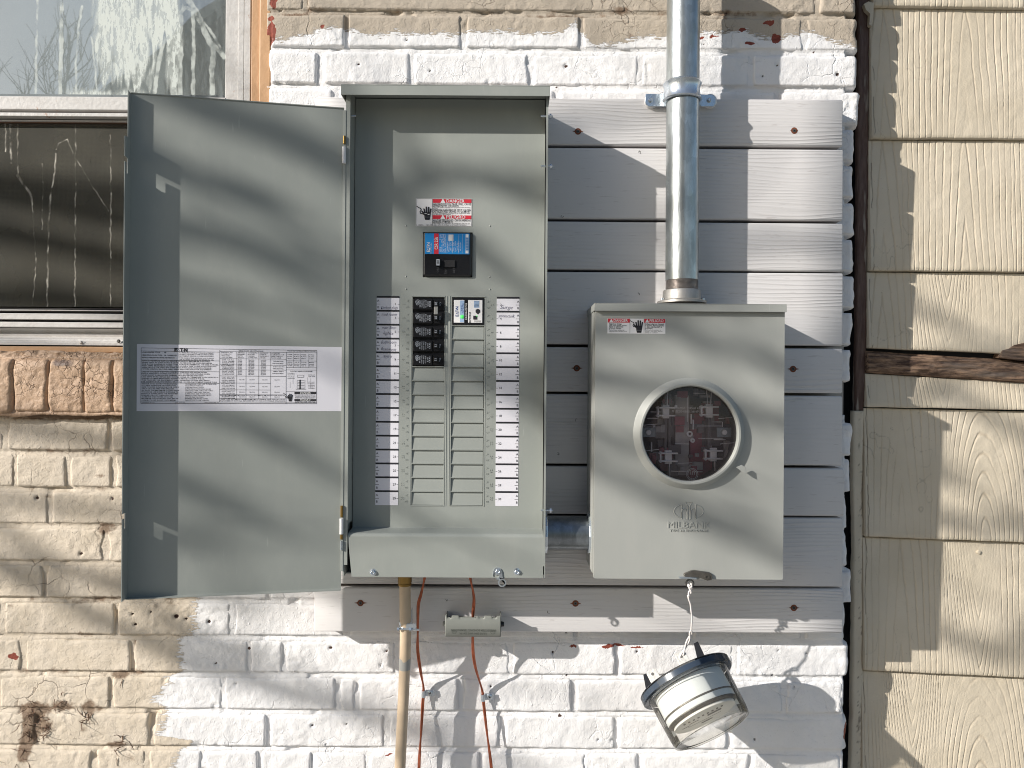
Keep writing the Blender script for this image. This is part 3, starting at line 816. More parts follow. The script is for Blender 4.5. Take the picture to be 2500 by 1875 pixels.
# the room behind: dark box with a pale blind
M['room'] = simple('room_interior', (.10, .085, .07), .9)
g = MB()
x0, x1, z0, z1 = -1.9, WIN_X - .02, WIN_Z, 1.5
g.add([(x0, .06, z0), (x1, .06, z0), (x1, .06, z1), (x0, .06, z1), (x0, 2.5, z0), (x1, 2.5, z0), (x1, 2.5, z1), (x0, 2.5, z1)],
      [(4, 5, 6, 7), (0, 4, 7, 3), (1, 2, 6, 5), (0, 1, 5, 4), (3, 7, 6, 2)])
obj('room_interior', g, M['room'], win)
sheet('blind', -280, 560, -170, 262, -.09, simple('pale_blind', (.42, .44, .46), .8, var=.15, var_s=4), win)

# ================================================================== SIDING OF THE NEXT HOUSE
SZ = -.075
def siding_mat():
    m, n, l, p = mat('cream_siding_paint')
    g = gpos(n, l)
    c = mixc(n, l, ramp(n, l, noise(n, l, g, 9, 4), .35, .7), (.575, .505, .39), (.65, .575, .455))
    a = n.new('ShaderNodeAttribute'); a.attribute_name = 'groove'
    c = mixc(n, l, math_(n, l, 'MULTIPLY', a.outputs['Fac'], .42), c, (.36, .28, .19))
    c = mixc(n, l, math_(n, l, 'MULTIPLY', ramp(n, l, noise(n, l, g, 240, 2), .71, .75), .4), c, (.3, .24, .17))
    d = n.new('ShaderNodeAttribute'); d.attribute_name = 'crack'
    c = mixc(n, l, math_(n, l, 'MULTIPLY', d.outputs['Fac'], .85), c, (.10, .075, .05))
    l.new(c, p.inputs['Base Color']); p.inputs['Roughness'].default_value = .55
    b = bump(n, l, noise(n, l, g, 260, 3, .6), .0006, 1)
    b = bump(n, l, noise(n, l, g, 50, 3), .0012, 1, b)
    l.new(b, p.inputs['Normal'])
    return m
M['siding'] = siding_mat()
sid = empty('shingle_wall', P(2300, 1870, SZ), 'cream painted wood grain shingle wall of the neighbouring house', 'wall')
def grain(U, V, cx, mode, sd):
    """cathedral wood grain; U across, V up (m) -> groove 0..1"""
    r = (U - cx)
    wob = fbm(U, V * .12, .05, 2, sd) * .005 + fbm(U, V, .008, 2, sd + 60) * .0007
    if mode == 'V':   ph = (np.abs(r) ** 1.15 * 1.0 + .0 + V * .045 * np.exp(-(r / .05) ** 2)) + wob * .6
    elif mode == 'A': ph = (np.sqrt((r * 1.0) ** 2 + 1e-5) - V * .20 * np.exp(-(r / .06) ** 2)) + wob * .6
    else:             ph = np.sqrt((r) ** 2 + (np.clip(V, 0, 9) * .22) ** 2 + .00004) * 1.0 + wob * .6
    sp = .0090
    q = (ph / sp + fbm(U, V * .3, .03, 2, sd + 3) * .22) % 1.0
    w_ = .115 + .05 * fbm(U, V, .05, 2, sd + 5)
    gv = np.clip(1 - np.abs(q - .5) / w_, 0, 1)
    gv = gv * np.clip(.75 + fbm(U * 1.2, V * .35, .05, 2, sd + 7) * 1.0, .15, 1)
    return gv
def shingle(y0l, y0r, y1l, y1r, xl, modes, sd, zt=0.0, tip=.010):
    """top-left/right, bottom-left/right photo rows; the bottom edge stands proud"""
    xr = 2570
    nx, nz = 400, max(20, int((y1l - y0l) / 2.8))
    s_ = np.linspace(0, 1, nx); t_ = np.linspace(0, 1, nz)   # t 0 = bottom
    S, T = np.meshgrid(s_, t_)
    fx = (xl + (xr - xl) * S)
    k_ = (fx - xl) / (2500 - xl)
    ybot = y1l + (y1r - y1l) * k_ + fbm(fx, fx * 0, 60, 3, sd) * 1.3
    ytop = y0l + (y0r - y0l) * k_
    py = ybot + (ytop - ybot) * T
    f = (D - SZ) / K
    u, v = fx - 1250, 937.5 - py
    X = (u * cr - v * sr) * f; Z = (u * sr + v * cr) * f
    H = SZ + tip * (1 - T)
    U = X; V = Z - Z.min()
    gs = np.zeros_like(U)
    for cx, mode, a, b in modes:
        m_ = np.clip((fx - a) / 10 + .5, 0, 1) * np.clip((b - fx) / 10 + .5, 0, 1)
        gs = gs + m_ * grain(U, V, PX(cx, 900, SZ), mode, sd + int(cx))
    H = H - gs * .0016
    H = H + fbm(X, Z, .02, 2, sd + 1) * .0006
    H = H - np.clip(1 - T * nz / 2.5, 0, 1) * .002
    cr_ = np.zeros_like(U)
    e = fbm(fx, py, 40, 3, sd + 9) * 5
    cr_ = np.clip(1 - np.abs(fx - xl - 6 - e) / 1.6, 0, 1) * (fbm(fx, py, 90, 2, sd + 8) > -.05)
    ck = np.clip(1 - np.abs(fbm(fx, py, 45, 2, sd + 31)) / .025, 0, 1) * np.clip((2330 - fx) / 100, 0, 1) * (fbm(fx, py, 120, 2, sd + 30) > .15)
    return grid_obj('shingle', X, -H, Z, M['siding'], sid, dict(groove=gs, crack=np.clip(cr_ + ck * .45, 0, 1)), back=-SZ + .02)
strips = lambda cx: [(2160, 'S', 2100, 2250)]
def sm(cx, mode): return [(2150, 'V', 2090, 2215), (cx, mode, 2215, 2460), (2560, 'V', 2460, 2800)]
shingle(-150, -150, 19, 24, 2127, sm(2350, 'V'), 10)
shingle(21, 26, 340, 342, 2124, [(2150, 'V', 2090, 2200), (2350, 'V', 2200, 2470), (2600, 'V', 2470, 2800)], 20)
shingle(343, 345, 662, 665, 2121, [(2150, 'V', 2090, 2200), (2350, 'V', 2200, 2470), (2600, 'V', 2470, 2800)], 30)
shingle(665, 668, 850, 866, 2117, [(2150, 'V', 2090, 2230), (2310, 'A', 2230, 2380), (2520, 'V', 2380, 2800)], 40)
shingle(912, 935, 993, 1001, 2112, [(2150, 'V', 2090, 2225), (2300, 'A', 2225, 2800)], 50)
shingle(996, 1005, 1308, 1323, 2109, [(2200, 'V', 2090, 2320), (2405, 'O', 2320, 2800)], 60)
shingle(1312, 1327, 1633, 1652, 2106, [(2200, 'V', 2090, 2300), (2390, 'A', 2300, 2440), (2560, 'V', 2440, 2800)], 70)
shingle(1638, 1657, 2000, 2020, 2103, [(2230, 'A', 2090, 2300), (2400, 'O', 2300, 2800)], 80)
for cx_, cy_ in [(2178, 1272), (2133, 1588), (2390, 1348), (2300, 318), (2163, 640), (2440, 640), (2460, 1290)]:
    g = MB(); g.lathe([(.0040, -.004), (.0038, .0008), (.002, .0014), (0, .0015)], Matrix.Translation(P(cx_, cy_, SZ + .0030)) @ Matrix.Rotation(R(90), 4, 'X'), 14)
    obj('nail_head', g, M['siding'], sid, smooth=60)
# old weathered batten between the courses, broken at the right
def rot_mat():
    m, n, l, p = mat('rotten_wood')
    gs = gpos(n, l, (.12, 1, 1)); g = gpos(n, l)
    f = noise(n, l, gs, 170, 6, .7)
    c = mixc(n, l, ramp(n, l, f, .4, .62), (.07, .04, .028), (.36, .235, .155))
    c = mixc(n, l, ramp(n, l, noise(n, l, gs, 30, 4), .55, .7), c, (.22, .18, .15))
    l.new(c, p.inputs['Base Color']); p.inputs['Roughness'].default_value = .85
    l.new(bump(n, l, f, .004, 1), p.inputs['Normal'])
    return m
M['rot'] = rot_mat()
nx, nz = 320, 26
S, T = np.meshgrid(np.linspace(0, 1, nx), np.linspace(0, 1, nz))
fx = 2114 + (2760 - 2114) * S
yb = np.interp(fx, [2114, 2300, 2500, 2760], [910, 922, 936, 950]); yt = np.interp(fx, [2114, 2200, 2430, 2500, 2760], [856, 862, 876, 884, 900])
py = yb + (yt - yb) * T
f = (D - SZ) / K; u, v = fx - 1250, 937.5 - py
X = (u * cr - v * sr) * f; Z = (u * sr + v * cr) * f
H = SZ + .007 + .005 * np.sin(T * 3.1) + fbm(X * .2, Z, .006, 3, 91) * .004 - .01 * (T > .9) - .006 * (T < .06)
grid_obj('batten', X, -H, Z, M['rot'], sid, back=-SZ + .03, label='old splintered bare wood batten')
g = MB()
for pts in ([(2434, 874), (2440, 856), (2456, 852), (2470, 843), (2500, 836), (2760, 830), (2760, 884), (2500, 882)],):
    q = [P(x, y, SZ + .002) for x, y in pts]
    g.prism([(v.x, v.z) for v in q], .0, 1, lambda p_, q_, t: Vector((p_, -SZ - .012 + t * .03, q_)))
obj('splinter', g, M['rot'], sid, bevel=.001, recalc=True)
# dark backing + corner trims
slab('dark_backing', 2106, 2760, -150, 2020, SZ - .06, SZ - .012, M['dark_in'], sid, 0)
slab('dark_backing', 2010, 2106, -150, 2020, SZ - .12, SZ - .055, M['dark_in'], sid, 0)  # black sheet added behind the corner gap, painting its shade
def brown_mat():
    m, n, l, p = mat('brown_flaking_trim')
    gs = gpos(n, l, (1, 1, .12)); g = gpos(n, l)
    f = noise(n, l, gs, 220, 5, .65)
    c = mixc(n, l, ramp(n, l, f, .35, .65), (.085, .045, .034), (.15, .095, .075))
    c = mixc(n, l, ramp(n, l, noise(n, l, gs, 60, 4), .62, .68), c, (.30, .26, .22))
    l.new(c, p.inputs['Base Color']); p.inputs['Roughness'].default_value = .6
    l.new(bump(n, l, f, .002, 1), p.inputs['Normal']); return m
M['brown'] = brown_mat()
def strip(name, pl, zb, zf, mt, seed):
    """vertical strip with left/right px tables by row"""
    ys = np.linspace(pl[0][0], pl[-1][0], 240)
    a = np.interp(ys, [p[0] for p in pl], [p[1] for p in pl]); b = np.interp(ys, [p[0] for p in pl], [p[2] for p in pl])
    a = a + fbm(ys, ys * 0, 30, 3, seed) * 1.3; b = b + fbm(ys, ys * 0, 26, 3, seed + 3) * 1.8
    S_, _ = np.meshgrid(np.linspace(0, 1, 8), ys)
    fx = a[:, None] + (b - a)[:, None] * S_; py = np.repeat(ys[:, None], 8, 1)
    fx, py = fx[::-1], py[::-1]
    f = (D - zf) / K; u, v = fx - 1250, 937.5 - py
    X = (u * cr - v * sr) * f; Z = (u * sr + v * cr) * f
    H = zf + fbm(X, Z * .2, .01, 2, seed) * .0012 - .002 * (np.abs(S_ - .5) > .45)
    return grid_obj(name, X, -H, Z, mt, sid, dict(groove=X * 0, crack=np.clip(1 - np.abs(fbm(fx * 3, py, 26, 2, seed + 5)) / .05, 0, 1) * (S_ > .55)), back=-zb)
strip('corner_trim', [(-150, 2097, 2126), (0, 2096, 2124), (400, 2095, 2120), (850, 2091, 2116), (980, 2088, 2111), (1003, 2088, 2108)], SZ - .014, SZ - .001, M['brown'], 5)
strip('corner_trim', [(1003, 2084, 2110), (1180, 2083, 2106), (1310, 2086, 2107), (1600, 2083, 2106), (1875, 2078, 2103), (2020, 2075, 2101)], SZ - .012, SZ + .003, M['siding'], 9)
g = MB()
q = [P(x, y, SZ + .006) for x, y in [(2107, 12), (2118, 6), (2131, 10), (2130, 40), (2127, 66), (2120, 62), (2122, 35), (2112, 26)]]
g.prism([(v.x, v.z) for v in q], -SZ - .010, -SZ + .0, lambda a_, b_, t: Vector((a_, t, b_)))
obj('peeling_flake', g, M['siding'], sid, recalc=True)

# ================================================================== MOUNTING BOARDS
board = empty('mounting_board', P(1250, 1560, .007), 'backboard of nine whitewashed planks screwed to the brick behind the electrical boxes', 'board')
BZ0, BZ1 = .007, .045
rows = [(240, 354), (361, 534), (541, 658), (664, 841), (848, 957), (963, 1133), (1139.5, 1256), (1262, 1430), (1437, 1545)]
def plank(i, y0, y1):
    a = P(768, (y0 + y1) / 2, BZ1).x + random.Random(i).uniform(-.001, .001); b = P(2058, (y0 + y1) / 2, BZ1).x + random.Random(i + 9).uniform(-.002, .002)
    zt, zb = PZ(1500, y0, BZ1), PZ(1500, y1, BZ1)
    tilt = [.002, 0, -.001, .0015, .001, 0, -.001, .001, .004][i]
    n = 6; prof = []
    r = .0032
    for cx, cz, a0 in ((BZ1 - r, zt - r, 0), (BZ1 - r, zb + r, -90)):
        pass
    # rounded section in (y, z)
    sec = [(-BZ0, zb), (-BZ0, zt)]
    for k in range(5):
        an = R(90 - 22.5 * k); sec.append((-(BZ1 - r) - r * math.cos(an), zt - r + r * math.sin(an)))
    for k in range(5):
        an = R(-22.5 * k); sec.append((-(BZ1 - r) - r * math.cos(an), zb + r + r * math.sin(an)))
    g = MB()
    xs = [a, a + .0015] + [a + (b - a) * j / 12 for j in range(1, 12)] + [b - .0015, b]
    vs = []; fs = []; m = len(sec)
    for j, x in enumerate(xs):
        ins = .0012 if j in (0, len(xs) - 1) else 0
        for (yy, zz) in sec:
            cy, cz = -(BZ0 + BZ1) / 2, (zt + zb) / 2
            y2 = yy + (ins if yy < cy else 0); z2 = zz + (-ins if zz > cz else ins) + tilt * (x - (a + b) / 2)
            vs.append((x, y2, z2))
    for j in range(len(xs) - 1):
        for k in range(m):
            p0 = j * m + k; p1 = j * m + (k + 1) % m
            fs.append((p0, p1, p1 + m, p0 + m))
    fs.append(tuple(reversed(range(m)))); fs.append(tuple(range((len(xs) - 1) * m, len(xs) * m)))
    g.add(vs, fs)
    o = obj('plank', g, M['plank'], board, smooth=50, recalc=True)
    at = o.data.attributes.new('raw', 'FLOAT', 'POINT')
    vals = [1.0 if (abs(v[1] + BZ0) < .001) else 0.0 for v in g.v]
    at.data.foreach_set('value', vals)
    return o
for i, (a, b) in enumerate(rows): plank(i, a, b)
# countersunk screws in drilled holes
def board_screw(cx, cy, fur=0):
    c = P(cx, cy, BZ1)
    g = MB(); g.lathe([(.0062, .0004), (.0058, .0006), (0.0, .0005)], Matrix.Translation(c) @ Matrix.Rotation(R(90), 4, 'X'), 18)
    for s in (-1, 1):
        L = fur * random.uniform(.6, 1)
        g.add([(c.x + s * .005, c.y - .0005, c.z + .0018), (c.x + s * (.006 + L), c.y - .0005, c.z + .0002), (c.x + s * .005, c.y - .0005, c.z - .0016)], [(0, 1, 2)])
    h = obj('screw_hole', g, M['raw_wood'], board)
    g = MB(); mm = Matrix.Translation(c) @ Matrix.Rotation(R(90), 4, 'X')
    g.lathe([(.0034, .0006), (.003, .0014), (.0012, .0012), (0, .0012)], mm, 14)
    obj('screw', g, M['steel_dark'], board, smooth=40)
    g = MB()
    for rr in (R(30), R(120)):
        m2 = Matrix.Translation(c) @ Matrix.Rotation(rr, 4, 'Y'); g.box(-.0018, .0018, -.00175, -.0013, -.0004, .0004, m2)
    obj('screw_slot', g, M['dark_in'], board)
for cx, cy, fu in [(1411, 321, .006), (1939, 319, .002), (1408, 899, .007), (1936, 901, .008), (880, 1472, .010), (1405, 1473, .008), (1938, 1484, .005)]: board_screw(cx, cy, fu)
# small nail marks / knots
for cx, cy in [(1559, 718), (1407, 1026), (1362, 1108), (1340, 1494), (1091, 1465), (1562, 371), (1372, 528)]:
    g = MB(); c = P(cx, cy, BZ1)
    for k in range(5):
        an = random.uniform(0, 6.28); r0 = random.uniform(.001, .003); d = Vector((math.cos(an), 0, math.sin(an)))
        q = c + d * r0 + Vector((0, -.0003, 0)); e = Vector((-d.z, 0, d.x)) * random.uniform(.0008, .002)
        g.tube([q - e, q + e], .0003, 4)
    obj('nail_mark', g, M['steel_dark'], board)

# ================================================================== ELECTRICAL PANEL
FZ = .167                      # front edge of the cabinet
DZ = .128                      # dead front
BK = .047                      # back of the boxes on the boards
XL, XRt = PX(841, 800, FZ), PX(1335, 800, FZ)
ZT, ZB = PZ(1090, 232, FZ), PZ(1090, 1409, FZ)
panel = empty('electrical_panel', Vector(((XL + XRt) / 2, -BK, ZB)), 'tall gray outdoor breaker panel with its door swung open to the left', 'electrical panel')
T = .0016
g = MB()
g.box(XL, XRt, -BK - T, -BK, ZB, ZT)                          # back
g.box(XL, XL + T, -FZ, -BK - T, ZB, ZT + .014)                       # left side
g.box(XRt - T, XRt, -FZ, -BK - T, ZB, ZT + .014)                     # right side
g.box(XL + T, XRt - T, -FZ + .02, -BK - T, ZB, ZB + T)        # floor
g.box(XL + T, XL + .0075, -FZ, -FZ + T, ZB + .02, ZT)         # left lip
g.box(XL + .0060, XL + .0075, -FZ + T, -DZ - .002, ZB + .09, ZT + .012)
g.box(XRt - .0035, XRt - T, -FZ, -FZ + T, ZB + .02, ZT)
obj('cabinet', g, M['panel'], panel)
# rain hood
cl, crx = PX(832, 220, .182), PX(1343, 220, .182)
ct, cb = PZ(1090, 207, .182), PZ(1090, 233, .182)
g = MB()
g.box(cl, crx, -.182, -BK, ct - T, ct)
g.box(cl, crx, -.182, -.182 + T, cb, ct - T)
g.prism([(-.182 + T, cb), (-BK, cb + .003), (-BK, ct - T), (-.182 + T, ct - T)], cl, cl + T, lambda p, q, t: Vector((t, p, q)))
g.prism([(-.182 + T, cb), (-BK, cb + .003), (-BK, ct - T), (-.182 + T, ct - T)], crx - T, crx, lambda p, q, t: Vector((t, p, q)))
obj('rain_hood', g, M['panel'], panel, bevel=.0006, recalc=True)
# dead front with one opening per breaker space
def slotx(px): return PX(px, 980, DZ)
def slotz(py): return PZ(1095, py, DZ)
dl_, dr_ = XL + .008, XRt - .0035
dtop, dbot = ct - .004, slotz(1291)
LX0, LX1, RX0, RX1 = slotx(1006), slotx(1084), slotx(1102), slotx(1181)
OT, OB = slotz(726), slotz(1234)
RP = (OT - OB) / 15
RIM = .0013
g = MB()
y0_, y1_ = -DZ, -DZ + T * 1.4
MT, MBt, ML, MR = slotz(567), slotz(677), slotx(1030), slotx(1151)
g.box(dl_, dr_, y0_, y1_, MT, dtop)
g.box(dl_, ML, y0_, y1_, MBt, MT); g.box(MR, dr_, y0_, y1_, MBt, MT)
g.box(dl_, dr_, y0_, y1_, OT, MBt)
g.box(dl_, LX0, y0_, y1_, OB, OT); g.box(LX1, RX0, y0_, y1_, OB, OT); g.box(RX1, dr_, y0_, y1_, OB, OT)
g.box(dl_, dr_, y0_, y1_, dbot, OB)
for c0, c1, s in ((LX0, LX1, 6), (RX0, RX1, 3)):
    for k in range(s - 1, 15):
        z = OT - k * RP; g.box(c0, c1, y0_ - .0003, y1_, z - RIM / 2, z + RIM / 2)
obj('dead_front', g, M['panel'], panel)
# pressed border of the openings and centre rib
g = MB()
for x in (slotx(1089.5), slotx(1097)):
    g.tube([(x, -DZ, OT + .002), (x, -DZ, OB - .001)], .0008, 6)
for a, b in ((LX0 - .002, LX1 + .001), (RX0 - .001, RX1 + .002)):
    g.tube([(a, -DZ, OB - .0012), (b, -DZ, OB - .0012)], .0008, 6); g.tube([(a, -DZ, OT + .0012), (b, -DZ, OT + .0012)], .0011, 6)
    g.tube([(a, -DZ, OB), (a, -DZ, OT)], .0007, 6); g.tube([(b, -DZ, OB), (b, -DZ, OT)], .0007, 6)
obj('pressed_rib', g, M['panel'], panel, smooth=60)
# filler plates: one mesh, copied
def fillmesh():
    g = MB(); w_ = LX1 - LX0 - .0006; h = RP - RIM - .0002
    g.prism([(.0042, 0), (.0042, h), (.0034, h), (.0024, h * .78), (.0012, h * .12), (.0008, 0)], 0, w_, lambda p, q, t: Vector((t, p, q)))
    return g
f0 = None
for c0, s in ((LX0, 5), (RX0, 2)):
    for k in range(s, 15):
        loc = Vector((c0 + .0003, -DZ, OT - (k + 1) * RP + RIM / 2 + .0001))
        if f0 is None:
            f0 = obj('filler_plate', fillmesh(), M['filler'], None, recalc=True); f0.parent = panel; f0.location = loc - panel.location
        else:
            o = f0.copy(); C.objects.link(o); o.parent = panel; o.location = loc - panel.location
# embossed numbers beside the openings
fr = lambda a, b, h: Vector((a, -DZ - h, b))
g = MB()
for k in range(15):
    zc = OT - (k + .5) * RP
    put_text(g, str(2 * k + 1), fr, slotx(984.5), zc, .0068, rot=R(90), thick=.0009, lift=.0005)
    put_text(g, 'B', fr, slotx(994), zc - .0055, .0068, rot=R(90), thick=.0009, lift=.0005)
    put_text(g, 'A', fr, slotx(994), zc + .0052, .0068, rot=R(90), thick=.0009, lift=.0005)
    put_text(g, str(2 * k + 2), fr, slotx(1200), zc, .0068, rot=R(-90), thick=.0009, lift=.0005)
    put_text(g, 'A', fr, slotx(1190.5), zc + .0055, .0068, rot=R(-90), thick=.0009, lift=.0005)
    put_text(g, 'B', fr, slotx(1190.5), zc - .0052, .0068, rot=R(-90), thick=.0009, lift=.0005)
obj('embossed_numbers', g, M['panel'], panel)
# rivets / dimples
for cx, cy in [(991, 551), (1196, 552), (991, 675), (1195, 676), (991.5, 706), (1196, 706.5)]:
    c = P(cx, cy, DZ); g = MB(); g.lathe([(.0016, 0), (.0013, .0006), (0, .0009)], Matrix.Translation(c) @ Matrix.Rotation(R(90), 4, 'X'), 12)
    obj('dimple', g, M['panel'], panel, smooth=60)
# directory strips
def rect(g, x0, x1, z0, z1, lift):
    g.add([fr(x0, z0, lift), fr(x1, z0, lift), fr(x1, z1, lift), fr(x0, z1, lift)], [(0, 1, 2, 3)])
hand = {0: [('Kitchen plugs', .30, -.26, .0085, 1.0)], 1: [('mud room', .26, .26, .0085, .9)], 2: [('main floor', .26, .30, .0085, .85), ('lights', .12, -.1, .0085, .6)],
        3: [('Bathroom', .22, .25, .0085, .9), ('Basement', .18, -.25, .0085, .9)], 4: [('spare', .05, .25, .008, .5)]}
handr = {0: [('Surge', .05, -.18, .0105, .75)], 1: [('protectoR.', .15, .2, .0085, .95)]}
for side, (a, b) in enumerate(((918, 973.5), (1211, 1266.5))):
    x0, x1 = slotx(a), slotx(b); wd = x1 - x0
    g = MB(); g.box(x0, x1, -DZ - .0004, -DZ, OB - .0002, OT + .001)
    st = obj('directory_strip', g, M['labelw'], panel, label='white circuit directory strip left of the breakers' if side == 0 else 'white circuit directory strip right of the breakers')
    g = MB(); hd = MB()
    for k in range(15):
        zt_ = OT - k * RP; zc = zt_ - RP * .52
        rect(g, x0, x1, zt_ - .0016, zt_ + .0016, .0007)
        if side == 0:
            rect(g, x0, x0 + wd * .16, zc - .0003, zc + .0003, .0007); rect(g, x1 - wd * .07, x1, zc - .0003, zc + .0003, .0007)
            put_text(g, 'A', fr, x0 + wd * .07, zc + .0058, .0058, lift=.0008); put_text(g, 'B', fr, x0 + wd * .07, zc - .0058, .0058, lift=.0008)
            put_text(g, str(2 * k + 1), fr, x1 - wd * .17, zc, .0058, lift=.0008)
        else:
            rect(g, x1 - wd * .16, x1, zc - .0003, zc + .0003, .0007); rect(g, x0, x0 + wd * .07, zc - .0003, zc + .0003, .0007)
            put_text(g, 'A', fr, x1 - wd * .06, zc + .0058, .0058, lift=.0008); put_text(g, 'B', fr, x1 - wd * .06, zc - .0058, .0058, lift=.0008)
            put_text(g, str(2 * k + 2), fr, x0 + wd * .18, zc, .0058, lift=.0008)
        for (s_, ox, oz, sz, fw) in (hand if side == 0 else handr).get(k, []):
            xx = x0 + wd * (.55 if side == 0 else .48) + (ox - .3) * wd * .25
            put_text(hd, s_, fr, xx, zc + oz * RP, sz * .92, shear=.35, fitw=wd * .74 * fw, lift=.0009, offset=-.012, rot=random.uniform(-.05, .05))
    obj('printing', g, M['blackmat'], st); obj('handwriting', hd, M['ink'], st)

# shock hazard symbol: hand + cable
def hand_symbol(g, frame, cx, cz, s, lift):
    """black hand (s = height)"""
    def poly(pts):
        g.add([frame(cx + a * s, cz + b * s, lift) for a, b in pts], [tuple(range(len(pts)))])
    poly([(-.17, -.5), (.17, -.5), (.22, -.3), (-.22, -.3)])
    poly([(-.22, -.28), (.22, -.28), (.27, .06), (-.25, .06)])
    for x, h, a in ((-.19, .36, -.10), (-.06, .50, -.03), (.08, .48, .03), (.21, .36, .08)):
        poly([(x - .055, .04), (x + .055, .04), (x + .055 + a * .6, h - .03), (x + a * .7, h), (x - .055 + a * .6, h - .03)])
    poly([(-.24, -.16), (-.20, .02), (-.40, .20), (-.46, .14)])
def cable(g, frame, cx, cz, s, lift, flip=1):
    pts = [(-.95, .62), (-.80, .50), (-.62, .44), (-.55, .30), (-.66, .12), (-.60, -.04), (-.48, -.02), (-.34, -.12)]
    for i in range(len(pts) - 1):
        a, b = Vector(pts[i]), Vector(pts[i + 1]); d = (b - a).normalized(); q = Vector((-d.y, d.x)) * .035
        a2, b2 = a - d * .02, b + d * .02
        g.add([frame(cx + flip * v.x * s, cz + v.y * s, lift) for v in (a2 - q, b2 - q, b2 + q, a2 + q)], [(0, 1, 2, 3)])
def tri(g, frame, x, z, s, lift):
    g.add([frame(x - s * .55, z - s * .45, lift), frame(x + s * .55, z - s * .45, lift), frame(x, z + s * .55, lift)], [(0, 1, 2)])
# danger label on the dead front
x0, x1, z0, z1 = slotx(1012), slotx(1149.5), slotz(553), slotz(485)
g = MB(); g.box(x0, x1, -DZ - .0003, -DZ, z0, z1)
lab = obj('warning_label', g, M['labelw2'], panel, label='danger and peligro shock hazard sticker on the dead front')
W_, H_ = x1 - x0, z1 - z0
def fx(t): return x0 + W_ * t
def fz(t): return z1 - H_ * t
g = MB(); rect(g, fx(.30), fx(.985), fz(.155), fz(.025), .0006); rect(g, fx(.30), fx(.985), fz(.735), fz(.60), .0006); obj('red_band', g, M['red'], lab)
g = MB()
for t in (.09, .668):
    tri(g, fr, fx(.48), fz(t), .0085, .0008)
put_text(g, 'DANGER', fr, fx(.70), fz(.091), .0080, lift=.0008, offset=.014, fitw=W_ * .32); put_text(g, 'PELIGRO', fr, fx(.71), fz(.669), .0080, lift=.0008, offset=.014, fitw=W_ * .34)
obj('white_lettering', g, M['whitep'], lab)
g = MB()
for s_, t, sz, bold, wf in [('HAZARDOUS VOLTAGE. WILL CAUSE', .205, .0052, .02, .67), ('SEVERE INJURY OR DEATH.', .262, .0052, .02, .46), ('Turn OFF power supplying this equipment before working', .315, .0036, 0, .66), ('inside.', .36, .0036, 0, .09),
                            ('TENSION DANGEREUSE. PEUT CAUSER', .415, .0052, .02, .67), ('DES BLESSURES GRAVES OU LA MORT.', .472, .0052, .02, .67), ("Couper l'alimentation électrique de cet équipement avant", .525, .0036, 0, .66), ("d'y effectuer des travaux.", .568, .0036, 0, .32),
                            ('VOLTAJE PELIGROSO. CAUSA HERIDAS', .785, .0052, .02, .67), ('SEVERAS O MUERTE.', .842, .0052, .02, .36), ('DESCONECTE el suministro de energía que alimenta este', .895, .0036, 0, .66), ('equipo antes de trabajar en el interior del mismo.', .945, .0036, 0, .60)]:
    put_text(g, s_, fr, fx(.305) + W_ * wf / 2, fz(t), sz, fitw=W_ * wf, offset=bold * .3, lift=.0007, res=1)
for a in (.0, 1.0):
    pass
rect(g, fx(.292), fx(.298), fz(.98), fz(.02), .0007); rect(g, fx(.01), fx(.99), fz(.99), fz(.983), .0007); rect(g, fx(.01), fx(.99), fz(.017), fz(.01), .0007); rect(g, fx(.005), fx(.009), fz(.99), fz(.01), .0007); rect(g, fx(.988), fx(.993), fz(.99), fz(.01), .0007)
hand_symbol(g, fr, fx(.205), fz(.53), H_ * .48, .0009); cable(g, fr, fx(.205), fz(.53), H_ * .40, .0009)
put_text(g, 'IL 17357 A', fr, fx(.07), fz(.955), .003, lift=.0007); put_text(g, 'REV. 05', fr, fx(.24), fz(.955), .003, lift=.0007)
obj('black_lettering', g, M['blackmat'], lab)
g = MB()
bz = [(-.16, .02), (-.02, .0), (-.05, .08), (.16, -.02), (.02, -.03), (.05, -.10)]
hx, hz, s_ = fx(.205), fz(.56), H_ * .42
g.add([fr(hx + a * s_, hz + b * s_, .0011) for a, b in [(-.30, .03), (-.05, .07), (-.08, -.0), (.30, .0), (.02, -.10), (.06, -.02)]], [(0, 1, 2), (2, 3, 5), (3, 4, 5)])
obj('bolt_symbol', g, M['whitep'], lab)

# main breaker
mx0, mx1, mz0, mz1 = slotx(1031), slotx(1150), slotz(676), slotz(568)
g = MB(); g.box(mx0, mx1, -DZ - .006, -DZ + .03, mz0, mz1)
mbk = obj('main_breaker', g, M['black'], panel, bevel=.004, label='large black main breaker with a blue sticker')
WM, HM = mx1 - mx0, mz1 - mz0
frm = lambda a, b, h: Vector((a, -DZ - .006 - h, b))
def rectm(g, a, b, c, d, lift, f=None):
    f = f or frm
    g.add([f(mx0 + WM * a, mz1 - HM * d, lift), f(mx0 + WM * b, mz1 - HM * d, lift), f(mx0 + WM * b, mz1 - HM * c, lift), f(mx0 + WM * a, mz1 - HM * c, lift)], [(0, 1, 2, 3)])
g = MB(); g.box(mx0 + WM * .04, mx0 + WM * .95, -DZ - .0065, -DZ - .0055, mz1 - HM * .50, mz1 - HM * .035)
bl = obj('blue_sticker', g, M['blue'], mbk, bevel=.0003)
g = MB(); rectm(g, .225, .32, .038, .498, .0007); obj('red_stripe', g, M['red'], mbk)
g = MB()
def lm(a): return mx0 + WM * a
def lz(b): return mz1 - HM * b
put_text(g, 'CSR 25k', frm, lm(.275), lz(.26), .0080, rot=R(90), fitw=HM * .28, offset=.01, lift=.0010)
